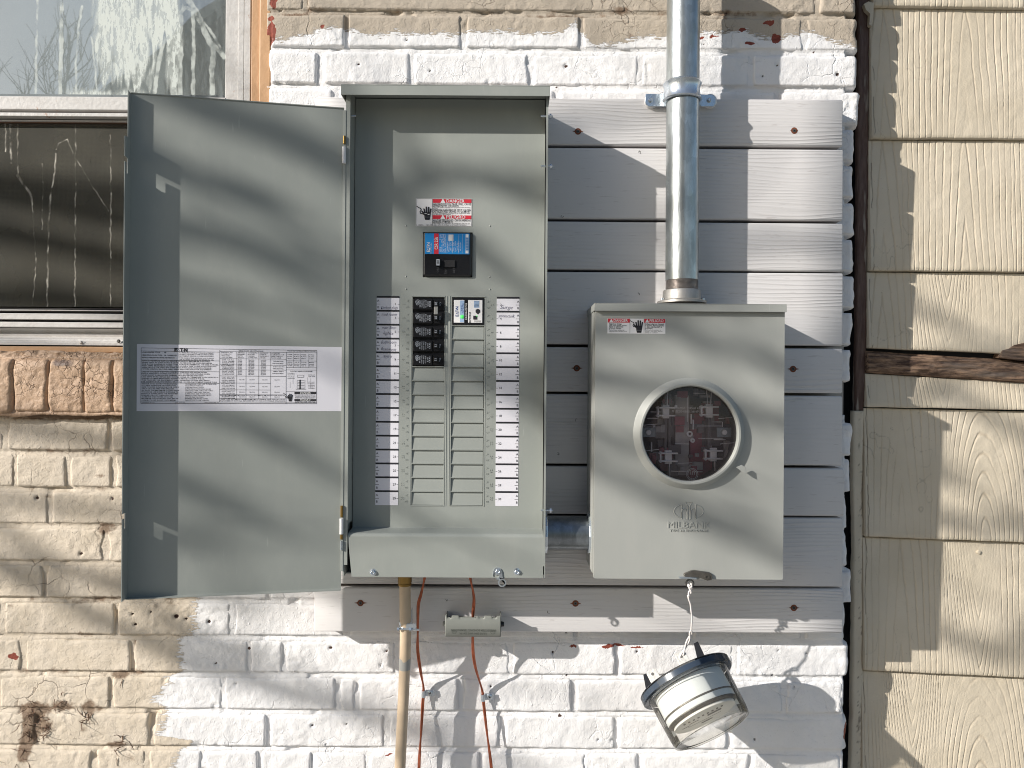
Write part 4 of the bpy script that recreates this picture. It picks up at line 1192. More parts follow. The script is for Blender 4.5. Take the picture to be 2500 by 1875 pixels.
# maker mark: E, three dots, T, dot, N
put_text(g, 'E', frm, lm(.115), lz(.435), .0078, rot=R(90), offset=.012, lift=.0009); put_text(g, 'T', frm, lm(.115), lz(.345), .0078, rot=R(90), offset=.012, lift=.0009); put_text(g, 'N', frm, lm(.115), lz(.275), .0078, rot=R(90), offset=.012, lift=.0009)
for a, b in ((.14, .405), (.14, .378), (.10, .392), (.115, .312)):
    rectm(g, a - .012, a + .012, b - .010, b + .010, .0009)
put_text(g, 'Circuit Breaker', frm, lm(.165), lz(.37), .0032, rot=R(90), lift=.0009, res=1)
for i, s_ in enumerate(['200 A            2 Pole', '120/240 V~   60Hz  40°C', 'Cat.  CSR25K2200N', 'Style  66A9387G61']):
    put_text(g, s_, frm, lm(.355 + .033 * i), lz(.26), .0036, rot=R(90), lift=.0009, fitw=HM * .40, res=1)
for i, s_ in enumerate(['Interrupting Capacity', 'RMS Sym. Amperes', '240V~    25,000', '120V~    25,000', '60Hz   Cu/Al', 'Torque   250 in-lb', 'Terminal    Line', 'Wire     60/75°C', '#4 - 300 kcmil']):
    put_text(g, s_, frm, lm(.50 + .033 * i), lz(.33), .0030, rot=R(90), lift=.0009, fitw=HM * (.24 if i % 2 else .18), res=1)
for a in (.49, .60, .73, .80): rectm(g, a, a + .004, .05, .48, .0008)
rectm(g, .52, .62, .06, .20, .0008)
rectm(g, .87, .93, .055, .48, .0008)
obj('white_lettering', g, M['whitep'], mbk)
g = MB()
for i in range(26):
    t = .12 + .30 * i / 26; rectm(g, .875, .925, t, t + .004 + .003 * (i % 3), .0010)
for i in range(18): rectm(g, .535 + .01 * random.random() * 7, .54 + .01 * random.random() * 7 + .004, .07 + .12 * random.random(), .075 + .12 * random.random(), .0010) if i < 0 else None
obj('bar_code', g, M['blue'], mbk)
g = MB(); g.box(lm(.27), lm(.36), -DZ - .0135, -DZ - .006, lz(.78), lz(.62)); hd = obj('toggle', g, M['black'], mbk, bevel=.0012)
g = MB(); frt = lambda a, b, h: Vector((a, -DZ - .0135 - h, b)); rectm(g, .285, .35, .63, .77, .0002, frt); obj('rating_plate', g, M['palegray'], mbk)
g = MB(); put_text(g, '200', frt, lm(.318), lz(.70), .0052, rot=R(90), lift=.0006, offset=.008); obj('rating_number', g, M['blackmat'], mbk)
g = MB(); g.box(lm(.44), lm(.66), -DZ - .0085, -DZ - .006, lz(.80), lz(.64)); obj('handle_well', g, M['dark_in'], mbk, bevel=.0008)
g = MB(); put_text(g, 'ON', frm, lm(.31), lz(.86), .006, rot=R(90), lift=.0004, res=1); put_text(g, 'TRIP', frm, lm(.47), lz(.89), .005, rot=R(90), lift=.0004, res=1); put_text(g, 'OFF', frm, lm(.64), lz(.87), .006, rot=R(90), lift=.0004, res=1)
obj('moulded_lettering', g, simple('dull_gray_print', (.08, .08, .085), .5), mbk)

# branch breakers
BRK = []
for k in range(5):
    z1_ = OT - k * RP - .0006; z0_ = z1_ - RP + .0012
    g = MB(); g.box(LX0 + .0004, LX1 - .0004, -DZ + .002, -DZ + .03, z0_ - .0004, z1_ + .0004)
    lx = lambda t: LX0 + (LX1 - LX0) * t
    g.box(lx(.03), lx(.62), -DZ - .0035, -DZ + .002, z0_ + .002, z1_ - .0028)
    g.box(lx(.66), lx(.985), -DZ - .0015, -DZ + .002, z0_ + .002, z1_ - .0028)
    o = obj('circuit_breaker', g, M['black'], panel, bevel=.0006, label=['top black breaker, switch marked 20', 'second black breaker from the top', 'third black breaker from the top', 'fourth black breaker from the top', 'lowest black breaker'][k])
    frb = lambda a, b, h: Vector((a, -DZ - .0035 - h, b))
    zc = (z0_ + z1_) / 2
    g = MB(); g.box(lx(.685), lx(.80), -DZ - .0105, -DZ - .0015, zc - .0045, zc + .0050); obj('toggle', g, M['black'], o, bevel=.0008)
    g = MB()
    put_text(g, '20' if k < 2 else '15', lambda a, b, h: Vector((a, -DZ - .0105 - h, b)), lx(.742), zc, .0058, rot=R(-90), lift=.0003, offset=.008)
    put_text(g, 'On', lambda a, b, h: Vector((a, -DZ - .0015 - h, b)), lx(.86), zc, .0052, rot=R(-90), lift=.0003)
    for i, s_ in enumerate(['TYPE BR', '120/240V~', '10kA 60Hz', '#14-4 Cu', 'HACR']):
        put_text(g, s_, frb, lx(.235 + .062 * i), zc, .0034, rot=R(-90), lift=.0003, res=1)
    put_text(g, '⊘', frb, lx(.165), zc + .003, .006, lift=.0003)
    for a in range(14):
        t = 2 * math.pi * a / 14; t2 = 2 * math.pi * (a + 1) / 14
        for (cxx, czz, r_) in ((lx(.165), zc + .0035, .0022), (lx(.155), zc - .0005, .0020)):
            g.add([frb(cxx + math.cos(t) * r_, czz + math.sin(t) * r_, .0003), frb(cxx + math.cos(t2) * r_, czz + math.sin(t2) * r_, .0003), frb(cxx + math.cos(t2) * r_ * .7, czz + math.sin(t2) * r_ * .7, .0003), frb(cxx + math.cos(t) * r_ * .7, czz + math.sin(t) * r_ * .7, .0003)], [(0, 1, 2, 3)])
    # boxed code
    for (a, b, c, d) in ((.52, .57, -.005, -.0042), (.52, .57, .0042, .005), (.52, .524, -.005, .005), (.566, .57, -.005, .005), (.535, .555, -.0028, -.0005), (.535, .555, .001, .003)):
        g.add([frb(lx(a), zc + c, .0003), frb(lx(b), zc + c, .0003), frb(lx(b), zc + d, .0003), frb(lx(a), zc + d, .0003)], [(0, 1, 2, 3)])
    obj('white_printing', g, M['palegray'], o)
g = MB(); zc = OT - RP; xt = slotx(1064.5); g.box(xt - .0033, xt + .0033, -DZ - .0135, -DZ - .009, zc - .0068, zc + .0068)
obj('handle_tie', g, simple('gray_metal_clip', (.42, .42, .40), .35, .6), panel, bevel=.0006)

# surge protector
z1_ = OT - .0008; z0_ = OT - 2 * RP + .0004
g = MB(); g.box(RX0 + .0004, RX1 - .0004, -DZ - .001, -DZ + .03, z0_, z1_)
sp = obj('surge_protector', g, M['black'], panel, bevel=.0008, label='black surge protector with white face and green light')
sx = lambda t: RX0 + (RX1 - RX0) * t
sz_ = lambda t: z1_ + (z0_ - z1_) * t
frs = lambda a, b, h: Vector((a, -DZ - .001 - h, b))
def rs_(g, a, b, c, d, lift): g.add([frs(sx(a), sz_(d), lift), frs(sx(b), sz_(d), lift), frs(sx(b), sz_(c), lift), frs(sx(a), sz_(c), lift)], [(0, 1, 2, 3)])
g = MB(); g.box(sx(.06), sx(.385), -DZ - .0018, -DZ - .0009, sz_(.92), sz_(.08)); g.box(sx(.50), sx(.94), -DZ - .0018, -DZ - .0009, sz_(.92), sz_(.08)); obj('face_label', g, M['labelw2'], sp, bevel=.0007)
g = MB(); rs_(g, .25, .375, .10, .90, .0011); rs_(g, .68, .84, .11, .36, .0011); obj('pale_blue_patch', g, M['cyanlab'], sp)
g = MB()
put_text(g, 'E', frs, sx(.16), sz_(.66), .0072, rot=R(90), lift=.0012, offset=.012); put_text(g, 'T', frs, sx(.16), sz_(.49), .0072, rot=R(90), lift=.0012, offset=.012); put_text(g, 'N', frs, sx(.16), sz_(.37), .0072, rot=R(90), lift=.0012, offset=.012)
for a, b in ((.185, .595), (.185, .545), (.14, .57), (.16, .435)): rs_(g, a - .014, a + .014, b - .016, b + .016, .0012)
for i, s_ in enumerate(['SURGE', 'PROTECTED']): put_text(g, s_, frs, sx(.30 + .045 * i), sz_(.38), .0032, rot=R(90), lift=.0013, res=1)
obj('blue_lettering', g, simple('navy_print', (.02, .06, .25), .5), sp)
g = MB(); put_text(g, 'SURGE PROTECTOR', frs, sx(.445), sz_(.50), .0042, rot=R(90), lift=.0003, offset=.008, fitw=(z1_ - z0_) * .62); obj('white_lettering', g, M['whitep'], sp)
g = MB(); put_text(g, 'BRPSURGE', frs, sx(.56), sz_(.72), .0046, rot=R(90), lift=.0012, offset=.01, fitw=(z1_ - z0_) * .40); rs_(g, .66, .78, .66, .80, .0013)
for i in range(7): rs_(g, .70 + .03 * i, .708 + .03 * i, .83, .90, .0012)
for i in range(5): rs_(g, .69, .83, .14 + .045 * i, .15 + .045 * i, .0013)
q = [(.73, .44), (.80, .40), (.87, .44), (.87, .53), (.80, .61), (.73, .53)]
g.add([frs(sx(a), sz_(b), .0012) for a, b in q], [tuple(reversed(range(6)))])
obj('black_print', g, M['blackmat'], sp)
g = MB(); c = Vector((sx(.315), -DZ - .0019, sz_(.70))); g.lathe([(.0036, 0), (.003, .001), (0, .0013)], Matrix.Translation(c) @ Matrix.Rotation(R(90), 4, 'X'), 20)
obj('green_light', g, M['green'], sp, smooth=60); g = MB()
c = Vector((sx(.77), -DZ - .0019, sz_(.67))); g.lathe([(.0012, 0), (0, .0012)], Matrix.Translation(c) @ Matrix.Rotation(R(90), 4, 'X'), 10)
obj('green_light', g, M['green'], sp, smooth=60)

# lower cover: ledge, rounded bend, face leaning back at the bottom edges
g = MB()
zl = dbot; zf1 = PZ(1090, 1306.5, FZ - .003); zf0 = PZ(1090, 1409, FZ - .002)
sec = [(-DZ + .001, zl + .002), (-DZ - .001, zl + .001)]
for k in range(13):
    an = R(10 + 80 * k / 12); rr = .006
    sec.append((-(FZ - .002 - rr) - rr * math.sin(an), zf1 + .002 - rr + rr * math.cos(an)))
sec += [(-(FZ - .002), zf0 + .001), (-(FZ - .002), zf0), (-(FZ - .006), zf0), (-(FZ - .006), zf0 + .002)]
x0_, x1_ = PX(848.5, 1380, FZ), PX(1326, 1380, FZ)
n = len(sec); vs = []; 
sec_in = [(a + .0014, b - .0014) for a, b in sec]
zmid = zf0 + .045
for x_, s_ in ((x0_, 1), (x1_, -1)):
    for a, b in sec: vs.append((x_ + (s_ * .007 * max(0, (zmid - b) / .045) ** 2 if s_ > 0 else 0), a, b))
fs = [(i, i + 1, n + i + 1, n + i) for i in range(n - 1)]
g.add(vs, fs)
lc = obj('lower_cover', g, M['panel'], panel)
sd = lc.modifiers.new('solid', 'SOLIDIFY'); sd.thickness = .0014; sd.offset = 0
g = MB()
g.prism([(-(FZ - .003), zf0 + .002), (-BK - .01, zf0 + .002), (-BK - .01, zl - .002), (-DZ, zl - .002), (-(FZ - .006), zf1 - .003)], x0_ + .0075, x0_ + .0085, lambda p, q, t: Vector((t, p, q)))
obj('lower_cover_side', g, M['panel'], panel, recalc=True)
# hex washer screws of the lower cover
def hexscrew(cx, cy, z, parent, mt='zinc', s=1.0, axis=None):
    c = P(cx, cy, z); m_ = Matrix.Translation(c) @ (axis or Matrix.Rotation(R(90), 4, 'X'))
    g = MB(); g.lathe([(.0062 * s, 0), (.0062 * s, .0008), (.0042 * s, .0013)], m_, 20)
    g.lathe([(.0042 * s, .0012), (.0040 * s, .0042 * s), (.0032 * s, .0048 * s), (.0022 * s, .0040 * s), (0, .0038 * s)], m_, 6)
    return obj('hex_screw', g, M[mt], parent, smooth=30)
hexscrew(911, 1396.5, FZ - .002, panel); hexscrew(1215.5, 1394, FZ - .002, panel); hexscrew(1262, 1395.5, FZ - .002, panel)
# padlock hasp
def plate(name, pts, z0, z1, mt, parent, hole=None, bevel=.0004, **kw):
    q = [P(x, y, z1) for x, y in pts]; g = MB()
    g.prism([(v.x, v.z) for v in q], -z1, -z0, lambda a, b, t: Vector((a, t, b)))
    return obj(name, g, M[mt], parent, bevel=bevel, recalc=True, **kw)
def ring(name, cx, cy, z, ro, ri, th, mt, parent, axis=None, n=32, **kw):
    m_ = Matrix.Translation(P(cx, cy, z)) @ (axis or Matrix.Rotation(R(90), 4, 'X'))
    g = MB(); g.lathe([(ri, 0), (ro, 0), (ro, th), (ri, th)], m_, n, close=True)
    return obj(name, g, M[mt], parent, smooth=40, **kw)
hs = plate('hasp', [(1203, 1408), (1203, 1396), (1207, 1388), (1213, 1386), (1222, 1389), (1226, 1396), (1227, 1408), (1232, 1421), (1229, 1412), (1219, 1416), (1210, 1414), (1218, 1410), (1219, 1404), (1209, 1404), (1208, 1396), (1205, 1400)], FZ - .001, FZ + .0006, 'zinc', panel)
ring('hasp_ring', 1226, 1422.5, FZ, .0072, .0048, .0015, 'zinc', panel)
# little side screws and hinge fittings
for cx, cy in [(1341, 284), (1342, 406), (1341, 1246)]:
    c = P(cx - 4, cy, FZ - .006); g = MB(); g.cyl(c + Vector((-.012, 0, 0)), c + Vector((.009, 0, 0)), .0016, n=10)
    g.cyl(c + Vector((.0035, 0, 0)), c + Vector((.0065, 0, 0)), .0042, n=6)
    obj('side_screw', g, M['zinc'], panel, smooth=40)
c = P(852, 283, FZ - .006); g = MB(); g.cyl(c + Vector((-.004, 0, 0)), c + Vector((.012, 0, 0)), .0013, n=10); obj('side_screw', g, M['zinc'], panel, smooth=40)

# door --------------------------------------------------------------
HX, HZ = PX(836, 800, FZ), FZ - .002
FXx, FZz = PX(316, 800, .227), .227
def dfr(s, t, h):
    """door frame: s 0..1 hinge -> free edge, t world z, h out of the face towards the viewer"""
    bx, bzz = HX + (FXx - HX) * s, HZ + (FZz - HZ) * s
    dx, dz = (FXx - HX), (FZz - HZ); L = math.hypot(dx, dz)
    nx_, nz_ = dz / L, -dx / L     # points to the viewer side
    return Vector((bx + nx_ * h, -(bzz + nz_ * h), t))
DT, DB = PZ(836, 265, HZ), PZ(836, 1436, HZ)
DT2, DB2 = PZ(316, 228, FZz), PZ(316, 1458, FZz)
DTm, DBm = (DT + DT2) / 2, (DB + DB2) / 2
LW = math.hypot(FXx - HX, FZz - HZ)
g = MB()
def dbox(g, s0, s1, t0, t1, h0, h1):
    g.add([dfr(s, t, h) for s in (s0, s1) for t in (t0, t1) for h in (h0, h1)], [(0, 1, 3, 2), (4, 6, 7, 5), (0, 4, 5, 1), (2, 3, 7, 6), (0, 2, 6, 4), (1, 5, 7, 3)])
th = .0014 / LW
dbox(g, 0, 1, DBm, DTm, -.0014, 0)
dbox(g, 0, 1, DBm - .0014, DBm, -.0014, .011)       # bottom lip
dbox(g, 0, 1, DTm, DTm + .0014, -.0014, .0015)
# free edge flange with two L slots, as a polygon in (h, z)
FH, FS = .0275, .0125
zs = lambda py: PZ(304, py, FZz + .03)
def lslot(y):
    z = zs(y)
    return [(FH, z), (FH - .0078, z), (FH - .0078, z - .0165), (FH - .0105, z - .0175), (FH - .0135, z - .0155), (FH - .0135, z + .0085), (FH, z + .0085)]
poly = [(0, DBm), (FH, DBm)] + lslot(1269) + lslot(392) + [(FH, zs(330)), (FS, zs(326)), (FS, DTm), (0, DTm)]
for i in range(2):
    s0, s1 = (1, 1 + th)
n = len(poly)
g.add([dfr(1, z, h) for h, z in poly] + [dfr(1 + th, z, h) for h, z in poly], [])
base = len(g.v) - 2 * n
from mathutils.geometry import tessellate_polygon
tris = tessellate_polygon([[Vector((h, z, 0)) for h, z in poly]])
for t in tris:
    g.f.append(tuple(base + i for i in t)); g.f.append(tuple(base + n + i for i in reversed(t)))
for i in range(n): g.f.append((base + i, base + (i + 1) % n, base + n + (i + 1) % n, base + n + i))
door = obj('door', g, M['panel'], panel, label='open gray panel door with a long white instruction sheet', recalc=True)
# hinge leaf and pins
g = MB()
hx = PX(838, 800, FZ)
g.box(hx - .0022, hx + .0022, -FZ - .001, -FZ + .012, DB + .03, DT - .004); obj('hinge_leaf', g, M['panel'], panel)
for a, b, mt in [(333, 352, 'brass'), (1234, 1262, 'brass'), (1304, 1316, 'brass'), (1320, 1342, 'zinc')]:
    zt_, zb_ = PZ(838, a, FZ), PZ(838, b, FZ); g = MB(); g.cyl((hx, -FZ - .002, zb_), (hx, -FZ - .002, zt_), .0023, n=12); obj('hinge_pin', g, M[mt], panel, smooth=40)
for a, b in [(360, 400), (1265, 1303)]:
    zt_, zb_ = PZ(838, a, FZ), PZ(838, b, FZ); g = MB(); g.cyl((hx, -FZ - .003, zb_), (hx, -FZ - .003, zt_), .0033, n=14); obj('hinge_knuckle', g, M['labelw2'], panel, smooth=40)
# instruction sheet on the door
u0, u1 = .035, .963         # from hinge; sheet px 334..834
def s_of(px): # invert perspective roughly by search
    lo, hi = 0, 1
    for _ in range(40):
        m_ = (lo + hi) / 2; v = dfr(m_, 0, 0); x = 1250 + v.x * K / (D + v.y)
        if x > px: lo = m_
        else: hi = m_
    return lo
s0, s1 = s_of(334), 0.002
zt_, zb_ = PZ(334, 840, .222), PZ(334, 1003.5, .222)
g = MB(); dbox(g, s1, s0, zb_, zt_, 0, .0003)
sh = obj('instruction_sheet', g, M['labelw'], door, recalc=True)
W2 = (s0 - s1) * LW
fd = lambda a, b, h: dfr(s0 - a / LW, b, h)
SH = zt_ - zb_
g = MB()
def sr_(a, b, c, d): # in px of the photo, approx linear
    X0 = (s0 - s_of(a)) * LW; X1 = (s0 - s_of(b)) * LW
    Z0 = zt_ - SH * (c - 840) / 163.5; Z1 = zt_ - SH * (d - 840) / 163.5
    g.add([fd(X0, Z1, .0006), fd(X1, Z1, .0006), fd(X1, Z0, .0006), fd(X0, Z0, .0006)], [(0, 1, 2, 3)])
def tx(s_, a, y, size, wpx, bold=0.0):
    X0 = (s0 - s_of(a)) * LW; X1 = (s0 - s_of(a + wpx)) * LW
    put_text(g, s_, fd, (X0 + X1) / 2, zt_ - SH * (y - 840) / 163.5, size, fitw=abs(X1 - X0), offset=bold, lift=.0006, res=1)
for a, b, c, d in [(344, 773, 849, 849.8), (344, 773, 984, 985), (344, 344.8, 849, 985), (772.4, 773.2, 849, 985), (535.5, 536.3, 852, 981), (698, 698.8, 854, 985), (344, 535, 856.5, 857.2), (344, 535, 878.5, 879.3), (344, 535, 905.5, 906.2), (344, 535, 934, 934.8), (344, 773, 980.5, 981.2), (536, 773, 855, 855.6), (536, 698, 872.5, 873), (536, 698, 915.5, 916.2), (536, 660, 933, 933.7), (536, 660, 950, 950.7), (536, 698, 962, 962.7), (536, 698, 972, 972.6),
                   (577, 577.6, 855, 972), (600, 600.6, 855, 972), (631, 631.6, 855, 972), (660, 660.6, 855, 972), (698, 773, 876, 876.6), (698, 773, 893, 893.6), (698, 773, 899, 899.6), (716, 716.5, 858, 893), (733, 733.5, 858, 893), (752, 752.5, 858, 893),
                   (536, 698, 888, 888.5), (536, 698, 900, 900.5), (719, 772, 955, 960), (719, 772, 973, 977.5), (698, 773, 954, 954.6)]: sr_(a, b, c, d)
rt = random.Random(11)
words_ = 'WARNING TURN OFF POWER SUPPLYING THIS DEVICE BEFORE WORKING INSIDE INSTALL COVER WHEN FINISHED USE ONLY BREAKERS OF THE TYPE LISTED CONNECT NEUTRAL BAR GROUND WIRE SIZE COPPER ALUMINIUM TORQUE SCREWS INCH POUNDS MAXIMUM RATING SUITABLE FOR USE AS SERVICE EQUIPMENT TERMINAL LOAD LINE VOLTS AMPS SHORT CIRCUIT'.split()
def line(n): 
    s_ = ''
    while len(s_) < n: s_ += rt.choice(words_) + ' '
    return s_[:n]
sz0 = .0028
tx('LOADCENTER STYLE:', 346, 860, sz0, 45, .02); tx('BR', 401, 860, sz0, 5, .02); tx('NEMA ENCLOSURE TYPE:', 346, 867, sz0, 50, .02); tx('3R - RAINPROOF', 401, 867, sz0, 30, .02)
tx('SEE PAGE OVERLEAF FOR FURTHER INFORMATION', 346, 873, sz0, 80, .02)
for y in (860, 864, 868, 873, 877): tx(line(34), 436, y, sz0 * .9, 85, .01)
for y in list(range(881, 905, 4)): tx(line(58), 346, y, sz0 * .9, rt.uniform(165, 187), .015)
for y in list(range(908, 933, 4)): tx(line(58), 346, y, sz0 * .9, rt.uniform(150, 187), .015)
for y in list(range(937, 980, 4)): tx(line(30), 346, y, sz0 * .9, rt.uniform(70, 92), .015)
for y in list(range(937, 980, 4)): tx(line(24), 452, y, sz0 * .9, rt.uniform(40, 80), .01)
tx('SERIES SHORT CIRCUIT RATINGS', 582, 853.2, sz0 * .8, 60, .02)
for x, wd in ((540, 33), (580, 18), (604, 24), (634, 23), (662, 32)):
    for y in (858, 862, 866, 870): tx(line(9), x, y, sz0 * .85, wd * rt.uniform(.6, 1), .01)
for y in np.arange(876, 914, 3.6):
    for x, wd in ((580, 14), (606, 20), (636, 18)): tx('%d,000' % rt.choice((10, 22, 25, 42)), x, y, sz0 * .85, wd * .7, .02)
    tx(line(10), 541, y, sz0 * .8, 30, .01)
for y in (878, 884, 892, 897, 904, 909): tx(line(9), 666, y, sz0 * .8, 27, .01)
for y in (925, 942, 956, 968):
    for x in (584, 609, 640, 670): tx('22,000', x, y, sz0 * .8, 13, .01)
for y in list(range(919, 972, 4)): tx(line(12), 541, y, sz0 * .8, 32, .01)
for y in (965, 969.5, 975, 978.5): tx(line(50), 538, y - .5, sz0 * .8, 158, .01) if y > 972 or y < 966 else None
for y in (851.8,): tx('TORQUE WIRE TIGHTENING SCREWS AS FOLLOWS:', 700, y, sz0 * .75, 70, .02)
for x in (701, 718, 735, 754):
    for y in (861, 866, 871, 880, 885, 889): tx(line(4), x, y, sz0 * .8, 12, .01)
tx('TYPICAL WIRING DIAGRAM', 708, 903, sz0 * .8, 54, .02)
for a, b, c, d in [(726, 741, 912, 912.6), (726, 741, 918, 918.6), (726, 726.6, 912, 918), (741, 741.6, 912, 918), (725, 725.5, 924, 948), (744, 744.5, 924, 948), (731, 734, 924, 948), (722, 747, 948, 948.5)] + [(726, 743, 926 + 4 * i, 926.6 + 4 * i) for i in range(6)] + [(708, 708.4, 930, 945), (758, 758.4, 920, 945), (715, 715.4, 918, 935), (750, 750.4, 918, 935)]: sr_(a, b, c, d)
for y in (908, 912, 917, 921): tx(line(8), 702, y, sz0 * .7, 17, .01)
for y in (912, 916, 930, 934, 938, 942, 946): tx(line(8), 752, y, sz0 * .7, 17, .01)
for y in (962.5, 965.5, 968, 970.5, 979, 982): tx(line(22), 720, y, sz0 * .65, 50, .01)
tx('ASSEMBLED IN USA', 346, 982.7, sz0 * .75, 32, .0); tx('www.eaton.com', 428, 982.7, sz0 * .75, 24, .0); tx('7035C39G01 REV. 05', 500, 982.7, sz0 * .75, 34, .0)
XH = (s0 - s_of(709)) * LW; ZH = zt_ - SH * (969 - 840) / 163.5
hand_symbol(g, fd, XH, ZH, SH * .12, .0006); cable(g, fd, XH, ZH, SH * .11, .0006)
# maker mark
for ch, px_, wd in (('E', 425, 6), ('T', 439, 6), ('N', 448.5, 7)): tx(ch, px_, 853.4, .0078, wd * 1.25, .06)
for px_, y in ((433, 855), (437, 855), (435, 852), (446, 854)): sr_(px_, px_ + 1.5, y - .6, y + .8)
obj('sheet_printing', g, M['blackmat'], sh)
g = MB()
for s_, px_, y in (('⚠ DANGER', 730, 957.5), ('⚠ PELIGRO', 730, 975.3)):
    X0 = (s0 - s_of(px_)) * LW; X1 = (s0 - s_of(px_ + 32)) * LW
    put_text(g, s_[2:], fd, (X0 + X1) / 2, zt_ - SH * (y - 840) / 163.5, .0044, fitw=abs(X1 - X0) * .8, offset=.008, lift=.0009, res=1)
obj('sheet_white_lettering', g, M['whitep'], sh)

# ================================================================== METER SOCKET
mL, mR = PX(1453, 1050, FZ), PX(1913, 1080, FZ)
mT, mBt = PZ(1684, 748, FZ), PZ(1684, 1413, FZ)
meter = empty('meter_socket', Vector(((mL + mR) / 2, -BK, mBt)), 'pale gray meter socket box with a round clear cover right of the breaker panel', 'meter box')
RCX, RCZ = PX(1686, 1059.5, FZ + .013), PZ(1686, 1059.5, FZ + .013)
RB, RF = .0950, .0862
RG = .0815
g = MB()
g.box(mL + .0012, mR - .0012, -FZ + .003, -BK, mBt + .004, mT) if False else None
g.box(mL, mL + .0016, -FZ + .001, -BK, mBt + .003, mT + .004); g.box(mR - .0016, mR, -FZ + .001, -BK, mBt + .003, mT + .004)
g.box(mL + .0016, mR - .0016, -BK - .0016, -BK, mBt + .003, mT + .004); g.box(mL + .0016, mR - .0016, -FZ + .003, -BK - .0016, mBt + .003, mBt + .0046)
g.box(mL - .0024, mL - .0004, -FZ + .016, -BK - .01, mBt + .006, mT - .004)
obj('socket_box', g, M['meter'], meter)
# cover with a round hole (ring of quads from the circle to the rectangle)
def holed(g, x0, x1, z0, z1, cx, cz, r, y, n=96):
    inn = []; out = []
    for k in range(n):
        a = 2 * math.pi * (k + .5) / n; c, s = math.cos(a), math.sin(a)
        inn.append((cx + r * c, y, cz + r * s))
        tx_ = ((x1 - cx) / c if c > 0 else (x0 - cx) / c) if abs(c) > 1e-9 else 1e9
        tz_ = ((z1 - cz) / s if s > 0 else (z0 - cz) / s) if abs(s) > 1e-9 else 1e9
        t = min(tx_, tz_); out.append((cx + t * c, y, cz + t * s))
    vs = inn + out; fs = [((k + 1) % n, k, n + k, n + (k + 1) % n) for k in range(n)]
    # corners
    for (qx, qz) in ((x1, z1), (x0, z1), (x0, z0), (x1, z0)):
        a = math.atan2(qz - cz, qx - cx) % (2 * math.pi); k = int(a / (2 * math.pi) * n - .5) % n
        vs.append((qx, y, qz)); fs.append((n + (k + 1) % n, n + k, len(vs) - 1))
    g.add(vs, fs)
g = MB(); holed(g, mL + .0012, mR - .0012, mBt + .001, mT, RCX, RCZ, RB - .006, -FZ)
g.box(mL - .0006, mL + .0012, -FZ, -FZ + .012, mBt, mT); g.box(mR - .0012, mR + .0006, -FZ, -FZ + .012, mBt, mT)
g.box(mL + .0012, mR - .0012, -FZ - .0002, -FZ + .010, mBt - .0006, mBt + .001)
obj('front_cover', g, M['meter'], meter, recalc=False)
g = MB(); tl, tr_ = PX(1451.5, 750, .176), PX(1921, 750, .176); tt_, tb_ = PZ(1684, 741, .176), PZ(1684, 760.5, .176)
g.box(tl, tr_, -.176, -BK, tt_ - .0014, tt_); g.box(tl, tr_, -.176, -.1745, tb_, tt_ - .0014); g.box(tl, tl + .0014, -.1745, -BK, tb_ + .001, tt_ - .0014); g.box(tr_ - .0014, tr_, -.1745, -BK, tb_ + .001, tt_ - .0014)
obj('rain_hood', g, M['meter'], meter, bevel=.0006)
mm = Matrix.Translation((RCX, -FZ, RCZ)) @ Matrix.Rotation(R(90), 4, 'X')
g = MB(); g.lathe([(RB + .0012, 0), (RB - .0004, .0012), (RF + .0018, .0118), (RF, .0132), (RF - .003, .0132), (RG + .0006, .0118), (RG, .0105), (RG, -.004), (RB - .006, -.004)], mm, 96)
obj('cover_ring', g, M['meter'], meter, smooth=35)
plate('ring_tab', [(1797, 1141), (1811, 1135), (1820, 1141), (1822, 1157), (1812, 1152)], FZ + .0125, FZ + .0137, 'meter', meter)
# interior
g = MB(); m2 = mm
g.lathe([(RG + .004, -.004), (RG + .004, -.085), (0, -.085)], mm, 48); obj('cavity', g, simple('dark_interior', (.035, .033, .033), .8), meter)
def mi(px, py, z): return P(px, py, z)
zi = FZ - .05
M['in_gray'] = simple('inner_gray_plate', (.34, .32, .31), .5, .0, .0002, 200, .15, 80)
M['in_dark'] = simple('inner_black_block', (.09, .08, .085), .4)
M['in_red'] = simple('inner_dark_red', (.26, .06, .08), .5)
M['in_zinc'] = simple('inner_dull_zinc', (.80, .78, .78), .35, .1, .0003, 200)
def ibox(name, a, b, c, d, z0, z1, mt):
    p0 = P(a, d, z1); p1 = P(b, c, z1); g = MB(); g.box(p0.x, p1.x, -z1, -z0, p0.z, p1.z); return obj(name, g, M[mt], meter, bevel=.0006)
ibox('centre_plate', 1648, 1683, 965, 1160, FZ - .060, FZ - .045, 'in_gray')
ibox('red_block', 1684, 1740, 1010, 1170, FZ - .070, FZ - .052, 'in_red'); ibox('red_block', 1612, 1645, 1085, 1150, FZ - .070, FZ - .056, 'in_red')
ibox('terminal_block', 1608, 1646, 980, 1060, FZ - .066, FZ - .050, 'in_dark'); ibox('terminal_block', 1714, 1762, 1028, 1088, FZ - .066, FZ - .050, 'in_dark'); ibox('terminal_block', 1716, 1756, 985, 1040, FZ - .066, FZ - .052, 'in_red')
for x in (1622, 1632): ibox('bus_bar', x, x + 7, 962, 1100, FZ - .05, FZ - .036, 'in_dark')
ibox('bus_bar', 1727, 1736, 1000, 1105, FZ - .05, FZ - .034, 'in_dark')
